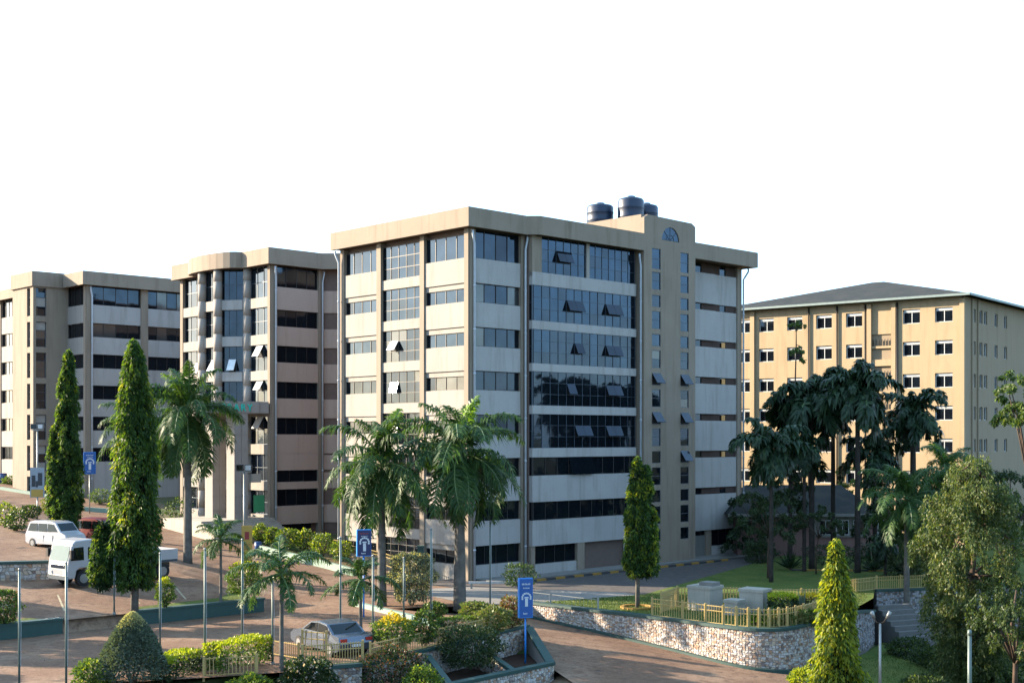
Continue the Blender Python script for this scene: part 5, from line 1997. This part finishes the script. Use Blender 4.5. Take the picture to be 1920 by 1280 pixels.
r_ = np.random.default_rng(99)
pts = []
while len(pts) < 2600:
    x, y = r_.uniform(-30, 4), r_.uniform(55, 92)
    u_, v_ = uv(x, y)
    if inside(LOWPOLY, x, y) or u_ > -4:
        continue
    if r_.random() < .25 + .75 * (math.sin(x * .9) * math.sin(y * .7) > .2):
        pts.append((x, y, z_par(x, y) + .02))
Pp = np.array(pts)
D = unit(r_.normal(size=Pp.shape) * np.array([1, 1, .15]))
tag(link('fallen_leaves', leaf_mesh('fallen_leaves', Pp, D, unit(np.cross(D, np.array([0, 0, 1.0]))), r_.uniform(.06, .16, len(Pp)), .06, ('leaf_red', 'leaf_olive'), (r_.random(len(Pp)) < .4).astype(int))),
    'dry fallen leaves scattered over the car park', 'leaf litter', kind='stuff')
# ================================================================== poles, lamps, signs
def flagpole(label, px, ytop, ybase, d=None, r=.042):
    p = on(px, ybase) if d is None else atd(px, d)
    h = zpx(ytop, p.y) - p.z
    t = thing('flagpole', label, 'pole', p, 0, 'grey flagpoles of the car park')
    b = MB()
    b.tube([(0, 0, -.1), (0, 0, h * .5), (0, 0, h)], [r * 1.25, r * 1.1, r], 8)
    b.build('shaft', 'steel_green', t, True)
    b = MB()
    b.tube([(0, 0, h), (0, 0, h + .08)], [r * 1.5, r * .9], 8)
    b.build('cap', 'steel', t, True)
    b = MB()
    b.tube([(0, 0, -.05), (0, 0, .12)], [r * 2.6, r * 2.2], 8)
    b.build('base', 'concrete', t, True)
    b = MB()
    b.tube([(r + .03, -.02, .9), (r + .05, -.03, h * .5), (r + .02, -.02, h - .05)], .007, 4)
    b.build('halyard', 'sign_white', t)


ORD = ['first', 'second', 'third', 'fourth', 'fifth', 'sixth', 'seventh', 'eighth', 'ninth', 'tenth', 'eleventh', 'twelfth']
PL = [(36, 1068, 1290, None), (124, 1056, 1288, None), (214, 1043, 1166, None), (300, 1038, 1216, None), (384, 1030, 1262, None), (454, 1012, 1222, None), (511, 1086, 1246, None),
      (638, 1008, 1206, None), (699, 1042, 1216, None), (757, 1046, 1162, None), (808, 992, 1192, None), (919, 978, 1156, None)]
for i, (px, yt, yb, d_) in enumerate(PL):
    flagpole(ORD[i] + ' thin grey flagpole counted from the left edge', px, yt, yb, d_)


def floodlight(name, label, px, ytop, ybase, d=None, heads=2):
    p = on(px, ybase) if d is None else atd(px, d)
    h = zpx(ytop, p.y) - p.z
    t = thing(name, label, 'lamp post', p, 0, 'floodlight posts')
    b = MB()
    b.tube([(0, 0, -.1), (0, 0, h - .35)], [.09, .07], 8)
    b.build('post', 'steel', t, True)
    b = MB()
    b.box(-.55, .55, -.05, .05, h - .4, h - .32)
    b.build('bracket', 'steel', t)
    for i in range(heads):
        x = -.32 + .64 * i
        b = MB()
        b.box(x - .26, x + .26, -.14, .14, h - .30, h + .18)
        hd = b.build('lamp_head', 'car_dark', t)
        b = MB()
        b.box(x - .21, x + .21, -.165, -.142, h - .25, h + .13)
        b.build('lamp_glass', 'lamp_clear' if i else 'car_glass', hd)


floodlight('floodlight_post', 'tall post with two floodlights before the library', 458, 875, 1060)
floodlight('floodlight_post', 'slim post with two floodlights at the far left tower', 70, 798, 960)
p = atd(1650, 62.0)
h = zpx(1168, 62) - p.z
t = thing('lamp_post', 'pole with twin raised lamp arms at the bottom right', 'lamp post', p)
b = MB()
b.tube([(0, 0, -.1), (0, 0, h)], [.08, .06], 8)
b.build('post', 'steel', t, True)
for sd in (-1, 1):
    b = MB()
    b.tube([(0, 0, h), (sd * .18, 0, h + .06), (sd * .34, -.1, h + .36)], .035, 6)
    am = b.build('arm', 'bark_brown', t, True)
    b = MB()
    b.tube([(sd * .30, -.08, h + .26), (sd * .44, -.16, h + .58)], [.07, .10], 8)
    b.build('lamp_head', 'steel', am, True)
p = atd(1818, 60.0)
t = thing('green_post', 'plain grey-green post at the bottom right before the drooping tree', 'post', p)
b = MB()
b.tube([(0, 0, -.1), (0, 0, zpx(1190, 60) - p.z)], [.11, .09], 10)
b.build('shaft', 'steel_green', t, True)
b = MB()
b.tube([(0, 0, zpx(1190, 60) - p.z), (0, 0, zpx(1180, 60) - p.z)], [.12, .08], 10)
b.build('cap', 'steel_green', t, True)


def emblem(parent, x, y, z, s, mat='sign_white'):
    """arch of small blocks over an upright torch"""
    b = MB()
    for i in range(9):
        a = math.radians(-15 + 210 * i / 8)
        cx_, cz_ = x + math.cos(a) * s * .36, z + math.sin(a) * s * .36 + s * .1
        b.box(cx_ - s * .07, cx_ + s * .07, y - .012, y, cz_ - s * .07, cz_ + s * .07)
    b.box(x - s * .12, x + s * .12, y - .012, y, z - s * .62, z + s * .02)
    b.box(x - s * .17, x + s * .17, y - .012, y, z + s * .05, z + s * .16)
    b.build('emblem', mat, parent)


def strokes(parent, x0, x1, y, z, h, mat, seed, name='lettering'):
    b = MB()
    r = random.Random(seed)
    x = x0
    while x < x1:
        w = r.uniform(.02, .05)
        b.box(x, min(x1, x + w), y - .01, y, z, z + h * r.uniform(.6, 1))
        x += w + r.uniform(.015, .03)
    b.build(name, mat, parent)


def sign_post(name, label, px, y0, y1, w_px, ybase=None, d=None, face='sign_blue', edge='sign_blue_edge', rz=.35, post='sign_blue_edge', yp=None, em=True, depth=.25, red=False):
    p = on(px, ybase) if d is None else atd(px, d)
    s = p.y / FPX
    t = thing(name, label, 'sign', p, rz, 'signs')
    z0, z1 = zpx(y1, p.y) - p.z, zpx(y0, p.y) - p.z
    w = w_px * s
    b = MB()
    b.box(-w / 2, w / 2, -depth / 2, depth / 2, z0, z1)
    bd = b.build('board', edge, t)
    b = MB()
    b.box(-w / 2 + .04, w / 2 - .02, -depth / 2 - .012, -depth / 2 - .001, z0 + .04, z1 - .04)
    b.build('panel_face', face, bd)
    yf = -depth / 2 - .014
    if em:
        emblem(bd, 0.02, yf, z0 + (z1 - z0) * .48, w * .85)
        strokes(bd, -w * .3, w * .3, yf, z1 - (z1 - z0) * .17, (z1 - z0) * .05, 'sign_red' if red else 'sign_white', 5)
        strokes(bd, -w * .2, w * .25, yf, z1 - (z1 - z0) * .26, (z1 - z0) * .035, 'sign_white', 6)
        strokes(bd, -w * .2, w * .1, yf, z0 + (z1 - z0) * .09, (z1 - z0) * .05, 'sign_white', 8)
    b = MB()
    for x in ((-w * .3, w * .3) if yp == 2 else (0,)):
        b.tube([(x, 0, -.2), (x, 0, z0 + .1)], .05, 8)
    b.build('post', post, t, True)
    return t, bd, w, z0, z1, yf


sign_post('pole_sign', 'bright blue sign with a white emblem beside the drive', 985, 1083, 1157, 27, ybase=1236, rz=.28)
sign_post('pole_sign', 'dark navy sign with a white emblem by the thin royal palm', 682, 992, 1042, 27, d=75.5, face='sign_navy', rz=.3, red=True)
sign_post('pole_sign', 'blue sign on the far left block wall pipe, above the twin-topped tree', 168, 847, 888, 22, d=121, rz=.35, post='steel')
t_, bd, w, z0, z1, yf = sign_post('framed_board', 'grey framed picture board on a post at the far left', 70, 876, 932, 26, ybase=972, face='sign_grey', edge='steel', rz=.1, post='steel', em=False, depth=.1)
h = z1 - z0
b = MB()
b.box(-w * .42, w * .42, yf - .01, yf, z0 + .05, z0 + h * .27)
b.build('yellow_panel', 'sign_yellow', bd)
b = MB()
for (a, c, e, g) in ((-.38, -.12, .36, .74), (.05, .36, .40, .82), (-.1, .05, .34, .55)):
    b.box(w * a, w * c, yf - .01, yf, z0 + h * e, z0 + h * g)
b.build('dark_picture', 'car_dark', bd)
t_, bd, w, z0, z1, yf = sign_post('notice_sign', 'tall yellow notice sign beside the small two-stemmed palm', 463, 985, 1065, 20, ybase=1092, face='sign_yellow', edge='sign_yellow', rz=.2, post='sign_yellow', em=False, depth=.12)
for q in range(5):
    strokes(bd, -w * .36, w * .36, yf, z0 + (z1 - z0) * (.15 + .1 * q), .06, 'sign_red', 20 + q)
b = MB()
b.box(-w * .2, w * .2, yf - .01, yf, z0 + (z1 - z0) * .68, z0 + (z1 - z0) * .86)
b.build('red_mark', 'sign_red', bd)

# ================================================================== fences and railings
def fence(name, label, line, h=1.1, mat='yellow_paint', gap=.14, pw=.035, post_gap=2.4, group='yellow railings', zf=gz, picks=True):
    pts = [Vector((q[0], q[1], zf(q[0], q[1]))) for q in line]
    o = pts[0].copy()
    t = thing(name, label, 'fence', o, 0, group)
    pts = [q - o for q in pts]
    for zz in ((.15, h * .72, h - .06) if h > .9 else (.12, h - .06)):
        b = MB()
        for a, c in zip(pts[:-1], pts[1:]):
            b.tube([a + Vector((0, 0, zz)), c + Vector((0, 0, zz))], .025, 5)
        b.build('rail', mat, t)
    k = 0.0
    bp = MB()
    for a, c in zip(pts[:-1], pts[1:]):
        L = (c - a).length
        n = max(1, round(L / post_gap))
        for i in range(n + (1 if c is pts[-1] else 0)):
            q = a.lerp(c, i / n)
            b = MB()
            b.box(q.x - .05, q.x + .05, q.y - .05, q.y + .05, q.z - .15, q.z + h + .06)
            b.build('post', mat, t)
        if picks:
            m = int(L / gap)
            for i in range(m):
                q = a.lerp(c, (i + .5) / m)
                bp.box(q.x - pw / 2, q.x + pw / 2, q.y - pw / 2, q.y + pw / 2, q.z + .08, q.z + h)
    if picks:
        tag(bp.build('pickets', mat, t), kind='stuff')
    return t


def gp(px, py):
    q = on(px, py)
    return (q.x, q.y)


ZU = lambda x, y: max(0.0, z_up(x, y))
fence('railing', 'yellow railing above the sunlit row of bushes by the library', [gp(476, 1012), gp(582, 1026), gp(646, 1042)], 1.15, gap=.16, group='yellow railings')
fence('railing', 'yellow railing running on behind the navy sign', [gp(652, 1046), gp(720, 1062), gp(795, 1090)], 1.1, gap=.16, group='yellow railings')
LF = [(q[0] + .0, q[1] + .3) for q in RW]
LFA = [q for q in LF if 7.8 < q[0]]
fence('railing', 'yellow picket fence along the curved lawn edge above the retaining wall', [(q[0] - .05, q[1] + .1) for q in LFA[::2]], 1.15, gap=.17, zf=lambda x, y: .0)
fence('thin_railing', 'faint thin railing on the straight start of the retaining wall', [(q[0] + .1, q[1] + .25) for q in RW if q[0] < 8.0][::3], .75, mat='steel', gap=.3, pw=.015, zf=lambda x, y: .0, post_gap=3.5)
fence('railing', 'yellow picket enclosure behind the concrete blocks on the lawn', [(8.9, 76.9), (10.2, 79.6), (14.5, 79.4), (15.6, 77.4)], 1.3, gap=.18, pw=.05, zf=lambda x, y: .0)
fence('railing', 'low pale railing behind the clipped bushes on the lawn', [(16.6, 82.6), (20.6, 82.9)], .8, gap=.2, zf=lambda x, y: .0)
fence('railing', 'shaded railing on top of the garden wall', [(22.6, 86.6), (25.0, 88.4), (28.6, 89.4)], 1.0, gap=.16, zf=lambda x, y: .0, mat='yellow_paint')
fence('railing', 'open yellow gate leaf in front of the parked car', [gp(567, 1236), (gp(612, 1238)[0], gp(612, 1238)[1])], 1.35, gap=.3, post_gap=1.4)
fence('railing', 'yellow railing on the sunlit rubble wall at the bottom edge', [(-9.5, 58.4), (-6.9, 59.6)], 1.1, gap=.13)
fence('railing', 'short yellow railing left of the bare palm trunk', [gp(484, 1226), gp(560, 1238)], .8, gap=.15)
fence('railing', 'olive railing below the yellow topped shrub along the bank', [(-6.6, 60.0), (-3.7, 64.7), (0.4, 71.2)], .95, gap=.14)
fence('railing', 'small picket fence at the bottom edge beside the lime hedge', [(-13.6, 56.9), (-11.4, 57.6)], .9, gap=.16, zf=lambda x, y: -.1)

# ================================================================== kerbs, blocks, small things
plain('kerb_green', (0.22, 0.33, 0.27), 0.7)


def kerb_line(name, label, pts, w, h, mat, cat='kerb', group='pale green kerbs'):
    P3 = [Vector((q[0], q[1], gz(q[0], q[1]))) for q in pts]
    o = P3[0].copy()
    t = thing(name, label, cat, o, 0, group)
    b = MB()
    for a, c in zip(P3[:-1], P3[1:]):
        a, c = a - o, c - o
        dn = (c - a)
        nn = Vector((-dn.y, dn.x, 0)).normalized() * w
        v = [a, c, c + nn, a + nn]
        b.add([(q.x, q.y, q.z - .3) for q in v] + [(q.x, q.y, q.z + h) for q in v],
              [(0, 3, 2, 1), (4, 5, 6, 7), (0, 1, 5, 4), (1, 2, 6, 5), (2, 3, 7, 6), (3, 0, 4, 7)])
    b.build('kerb_wall', mat, t)
    return t


kerb_line('planter_kerb', 'pale green planter wall under the sunlit row of bushes', [gp(480, 1034), gp(545, 1050), gp(610, 1066), gp(662, 1080)], .25, .55, 'kerb_green')
kerb_line('planter_kerb', 'low pale green kerb at the foot of the palms and cream shrub', [gp(662, 1136), gp(720, 1150), gp(775, 1164), gp(815, 1178)], .3, .28, 'kerb_green')
kerb_line('planter_kerb', 'pale green kerb below the pale bush at the upper car park', [gp(158, 958), gp(205, 962)], .3, .4, 'kerb_green')
kerb_line('planter_kerb', 'pale kerb line along the far left block', [gp(0, 918), gp(60, 928), gp(100, 935)], .3, .3, 'kerb_green')
stone_wall('upper_wall', 'rubble wall with dark coping left of the white truck', dens([gp(-60, 1090), gp(92, 1086)], 1.5), lambda x, y: z_terr(uv(x, y)[1]) + 1.0, lambda x, y: z_terr(uv(x, y)[1]) - .1, .4, foot=False, size=.25)
# striped kerb before the entrance
t = thing('striped_kerb', 'yellow and black striped kerb before the entrance', 'kerb', (*xy(.4, -3.6), 0), RA)
for i in range(26):
    b = MB()
    b.box(i * 1.0, i * 1.0 + .98, 0, .25, -.05, .16)
    b.build('kerb_stone', 'kerb_yellow' if i % 2 else 'kerb_black', t)
t = thing('striped_kerb', 'dim striped kerb along the shaded lawn by the house', 'kerb', (22, 101.5, 0), -.06)
for i in range(12):
    b = MB()
    b.box(i * 1.2, i * 1.2 + 1.18, 0, .25, -.05, .14)
    b.build('kerb_stone', 'kerb_yellow' if i % 2 else 'kerb_black', t)
# concrete blocks on the lawn
def block(label, px0, px1, y0, d, dep, rz=.0, cap=True, mat='pale_concrete'):
    s = d / FPX
    w = (px1 - px0) * s
    p = Vector(((px0 + px1) / 2 * s - CX0 * s, d, 0))
    h = zpx(y0, d)
    t = thing('concrete_block', label, 'concrete block', p, rz, 'concrete blocks on the lawn')
    b = MB()
    b.box(-w / 2, w / 2, 0, dep, -.1, h - .18)
    b.build('body', mat, t)
    b = MB()
    b.box(-w / 2 - .05, w / 2 + .05, -.05, dep + .05, h - .178, h)
    b.build('slab', mat, t)
    if cap:
        b = MB()
        b.box(-w * .1, w * .5, dep * .2, dep * .8, h + .002, h + .22)
        b.build('hatch', 'concrete', t)


block('largest pale concrete block on the lawn inside the fence', 1286, 1334, 1098, 78.0, 1.5, -.7)
block('small pale concrete block between the two larger ones', 1356, 1384, 1124, 76.0, .9, -.7, cap=False)
block('wide pale concrete block beside the spiky plants', 1384, 1432, 1104, 77.0, 1.2, -.6, cap=False)
b = MB()
b.tube([(0, 0, 0), (0, 0, .16)], [1.05, 1.0], 20)
p = on(1195, 1141)
t = thing('tree_ring', 'yellow painted ring kerb round the slim columnar tree', 'kerb', p)
rg = MB()
for i in range(20):
    a0, a1 = 2 * math.pi * i / 20, 2 * math.pi * (i + .92) / 20
    rg.prism([(.85 * math.cos(a0), .85 * math.sin(a0)), (1.05 * math.cos(a0), 1.05 * math.sin(a0)), (1.05 * math.cos(a1), 1.05 * math.sin(a1)), (.85 * math.cos(a1), .85 * math.sin(a1))], -.05, .16)
rg.build('kerb_ring', 'kerb_yellow', t)
# green service cabinet and bins
p = on(789, 1096)
t = thing('service_cabinet', 'dark green service cabinet beside the cream shrub', 'cabinet', p)
b = MB()
b.box(-.22, .22, -.2, .2, -.05, zpx(1026, p.y) - p.z)
b.build('body', 'teal_paint', t)
b = MB()
b.box(-.26, .26, -.24, .24, zpx(1026, p.y) - p.z + .002, zpx(1023, p.y) - p.z + .03)
b.build('lid', 'teal_paint', t)


def barrel(label, px, py, r, h, mat):
    p = on(px, py)
    t = thing('bin', label, 'bin', p, 0, 'bins')
    b = MB()
    b.tube([(0, 0, 0), (0, 0, h * .5), (0, 0, h * .95)], [r * .85, r * .95, r], 12)
    b.build('body', mat, t, True)
    b = MB()
    b.tube([(0, 0, h * .952), (0, 0, h)], [r * 1.06, r * .9], 12)
    b.build('lid', mat, t, True)


barrel('blue bin at the left edge by the far left block', 5, 906, .45, 1.1, 'blue_plastic')
barrel('blue bin beside the sunlit row of bushes', 484, 1034, .3, .8, 'blue_plastic')
t = thing('barrier_beam', 'low white barrier beam at the corner of the middle block', 'barrier', on(884, 1104))
b = MB()
b.box(-.2, 3.4, -.06, .06, .38, .52)
b.build('beam', 'frame_white', t)
for x in (0.0, 3.2):
    b = MB()
    b.box(x - .07, x + .07, -.05, .05, -.05, .378)
    b.build('post', 'steel', t)

# ================================================================== vehicles
def wheel(parent, x, y, r, w, sd):
    b = MB()
    b.tube([(x, y - w / 2, r), (x, y + w / 2, r)], r, 18)
    o = b.build('wheel', 'black_rubber', parent)
    b = MB()
    e = sd * (w / 2 + .012)
    b.tube([(x, y + e - sd * .03, r), (x, y + e, r)], [r * .62, r * .58], 14)
    b.build('rim', 'rim', o)


def car(name, label, base, rz, prof, side_win, w, body, wheels, r=.32, wind=None, cat='car', lights=None, lower='black_rubber'):
    """prof: body outline x,z; side_win list of polygons x,z; wind: list of (x0,z0,x1,z1) screens across the width"""
    t = thing(name, label, cat, base, rz)
    bm = bmesh.new()
    n = len(prof)
    ys = [-w / 2, -w / 2 + .10, w / 2 - .10, w / 2]
    ring = []
    zmax = max(z for _, z in prof)
    for yi, y in enumerate(ys):
        row = []
        for (x, z) in prof:
            k = max(0, (z - .75) / max(.2, zmax - .75))
            yy = y * (1 - .13 * k) if abs(y) > .01 else y
            s = 1.0 if yi in (1, 2) else .985
            row.append(bm.verts.new((x * s, yy, (z - .6) * s + .6)))
        ring.append(row)
    for a, c in zip(ring[:-1], ring[1:]):
        for i in range(n):
            bm.faces.new((a[i], a[(i + 1) % n], c[(i + 1) % n], c[i]))
    bm.faces.new(ring[0][::-1])
    bm.faces.new(ring[-1])
    bmesh.ops.recalc_face_normals(bm, faces=bm.faces[:])
    me = bpy.data.meshes.new('body')
    bm.to_mesh(me)
    bm.free()
    me.materials.append(M(body))
    link('body', me, t)

    def yat(z, y):
        k = max(0, (z - .75) / max(.2, zmax - .75))
        return y * (1 - .13 * k)
    for sd in (-1, 1):
        for poly in side_win:
            b = MB()
            pts = [(x, yat(z, sd * w / 2) + sd * .012, z) for x, z in poly]
            b.poly(pts if sd < 0 else pts[::-1])
            b.build('side_window', 'car_glass', t)
        for x in wheels:
            wheel(t, x, sd * (w / 2 - .08), r, .2, sd)
    for nm, (x0, z0, x1, z1) in (wind or {}).items():
        b = MB()
        dx, dz = x1 - x0, z1 - z0
        L = math.hypot(dx, dz)
        nx, nz = -dz / L, dx / L
        if nz < 0:
            nx, nz = -nx, -nz
        e = .014
        y0, y1 = yat(z0, w / 2 - .12), yat(z1, w / 2 - .12)
        b.poly([(x0 + nx * e, -y0, z0 + nz * e), (x0 + nx * e, y0, z0 + nz * e), (x1 + nx * e, y1, z1 + nz * e), (x1 + nx * e, -y1, z1 + nz * e)])
        b.build(nm, 'car_glass', t)
    for x in (min(q[0] for q in prof) - .012, max(q[0] for q in prof) + .012):
        b = MB()
        b.box(x - .012, x + .012, -.26, .26, .48, .60)
        b.build('number_plate', 'sign_white', t)
    for sd in (-1, 1):
        b = MB()
        for xx_ in (-.22, .75):
            b.box(xx_ - .008, xx_ + .008, sd * w / 2 * .985 - .012, sd * w / 2 * .985 + .012, .35, .92)
        b.build('door_seam', 'black_rubber', t)
    for (nm, x, z, mat) in (lights or []):
        for sd in (-1, 1):
            b = MB()
            yc = sd * (w / 2 - .24)
            b.box(x - .03, x + .03, yc - .16, yc + .16, z - .07, z + .07)
            b.build(nm, mat, t)
    return t


# saloon: nose towards +x
SAL = [(-2.15, .35), (-2.2, .62), (-2.12, .92), (-1.55, .98), (-.95, 1.36), (-.2, 1.43), (.45, 1.36), (1.15, .98), (1.95, .84), (2.2, .66), (2.2, .38), (1.8, .25), (-1.9, .25)]
p = on(621, 1220)
car('saloon_car', 'silver-blue saloon car parked behind the yellow gate', p, math.radians(128), SAL,
    [[(-1.35, .98), (-.88, 1.30), (-.25, 1.36), (-.25, .98)], [(-.18, .98), (-.18, 1.36), (.40, 1.31), (1.0, .98)]], 1.74, 'car_silver', (-1.35, 1.4), .31,
    {'windscreen': (1.12, .99, .50, 1.33), 'rear_window': (-1.52, .99, -1.0, 1.33)}, lights=[('tail_lamp', -2.17, .78, 'lamp_red'), ('headlamp', 2.13, .68, 'lamp_clear')]).scale = (1.1, 1.1, 1.1)
VAN = [(-2.2, .4), (-2.25, .9), (-2.1, 1.25), (-1.85, 1.82), (-1.4, 1.92), (.5, 1.92), (.95, 1.82), (1.55, 1.2), (2.1, 1.0), (2.25, .72), (2.25, .4), (1.9, .28), (-2, .28)]
p = on(104, 1026)
car('minivan', 'white minivan parked beside the twin-topped tree', p, math.radians(-32), VAN,
    [[(-1.95, 1.18), (-1.72, 1.72), (-.9, 1.74), (-.9, 1.18)], [(-.82, 1.18), (-.82, 1.74), (.1, 1.74), (.1, 1.18)], [(.18, 1.18), (.18, 1.74), (.82, 1.7), (1.28, 1.2)]], 1.75, 'car_white', (-1.4, 1.4), .33,
    {'windscreen': (1.5, 1.24, 1.0, 1.76), 'rear_window': (-2.08, 1.28, -1.88, 1.74)}, cat='van', lights=[('tail_lamp', -2.2, 1.05, 'lamp_red'), ('headlamp', 2.16, .82, 'lamp_clear')])

p = on(186, 1020)
car('red_car', 'dark red car parked behind the white lorry', p, math.radians(-30), VAN,
    [[(-1.95, 1.18), (-1.72, 1.72), (-.9, 1.74), (-.9, 1.18)], [(-.82, 1.18), (-.82, 1.74), (.1, 1.74), (.1, 1.18)], [(.18, 1.18), (.18, 1.74), (.82, 1.7), (1.28, 1.2)]], 1.8, 'car_red', (-1.4, 1.4), .34,
    {'windscreen': (1.5, 1.24, 1.0, 1.76), 'rear_window': (-2.08, 1.28, -1.88, 1.74)}, lights=[('tail_lamp', -2.2, 1.05, 'lamp_red'), ('headlamp', 2.16, .82, 'lamp_clear')])

# truck: nose towards +x
p = on(152, 1094)
TK = thing('truck', 'white lorry with an open flat bed beside the tallest columnar tree', 'truck', p + Vector((1.6, 1.2, 0)), math.radians(180 + 50))
b = MB()
cabp = [(1.9, .55), (1.9, 1.1), (3.62, 1.1), (3.72, .45), (3.78, 1.0), (3.74, 1.55), (3.55, 2.55), (3.3, 2.78), (2.0, 2.82), (1.9, 2.7)]
cabp = [(1.9, 1.0), (2.25, 1.0), (2.45, 1.12), (3.0, 1.12), (3.2, .98), (3.3, .5), (3.76, .5), (3.8, 1.05), (3.74, 1.55), (3.52, 2.55), (3.3, 2.78), (2.05, 2.84), (1.9, 2.72)]
b.extrude_y(cabp, -1.12, 1.12)
cabo = b.build('cab', 'car_white', TK)
bv = cabo.modifiers.new('edge', 'BEVEL')
bv.width = .06
bv.segments = 2
for sd in (-1, 1):
    b = MB()
    y = sd * 1.132
    q = [(2.72, 1.6), (2.75, 2.4), (3.42, 2.36), (3.6, 1.6)]
    q = [(x, y, z) for x, z in q]
    b.poly(q if sd > 0 else q[::-1])
    b.build('side_window', 'car_glass', TK)
    b = MB()
    q = [(2.08, 1.7), (2.08, 2.35), (2.45, 2.37), (2.45, 1.7)]
    q = [(x, y, z) for x, z in q]
    b.poly(q if sd > 0 else q[::-1])
    b.build('side_window', 'car_glass', TK)
    b = MB()
    b.box(3.55, 3.75, sd * 1.3 - .1, sd * 1.3 + .1, 1.75, 2.25)
    b.build('mirror', 'black_rubber', TK)
    b = MB()
    b.tube([(3.6, sd * 1.1, 2.3), (3.65, sd * 1.3, 2.25)], .02, 5)
    b.build('mirror_arm', 'black_rubber', TK)
    b = MB()
    b.box(3.74, 3.83, sd * .85 - .2, sd * .85 + .2, .72, .95)
    b.build('headlamp', 'lamp_clear', TK)
b = MB()
e = .016
b.poly([(3.745 + e, -1.0, 1.58), (3.745 + e, 1.0, 1.58), (3.535 + e, .95, 2.5), (3.535 + e, -.95, 2.5)])
b.build('windscreen', 'screen_glass', TK)
b = MB()
b.box(3.775, 3.82, -.75, .75, 1.12, 1.32)
b.build('grille', 'car_dark', TK)
b = MB()
b.box(3.7, 3.86, -1.1, 1.1, .45, .68)
b.build('bumper', 'frame_grey', TK)
b = MB()
b.box(-3.9, 3.0, -.42, .42, .62, .95)
b.build('chassis', 'car_dark', TK)
b = MB()
b.box(-4.0, 1.75, -1.15, 1.15, 1.05, 1.2)
b.build('bed_floor', 'frame_grey', TK)
for sd in (-1, 1):
    for i in range(3):
        b = MB()
        x0 = -4.0 + i * 1.92
        b.box(x0, x0 + 1.88, sd * 1.15 - .03, sd * 1.15 + .03, 1.2, 1.85)
        b.build('side_board', 'car_white', TK)
b = MB()
b.box(-4.06, -4.0, -1.1, 1.1, 1.2, 1.85)
b.build('tailgate', 'car_white', TK)
b = MB()
b.box(1.68, 1.75, -1.1, 1.1, 1.2, 2.6)
b.build('headboard', 'car_white', TK)
for x in (2.7, -2.0, -2.95):
    for sd in (-1, 1):
        wheel(TK, x, sd * .95, .48, .3, sd)
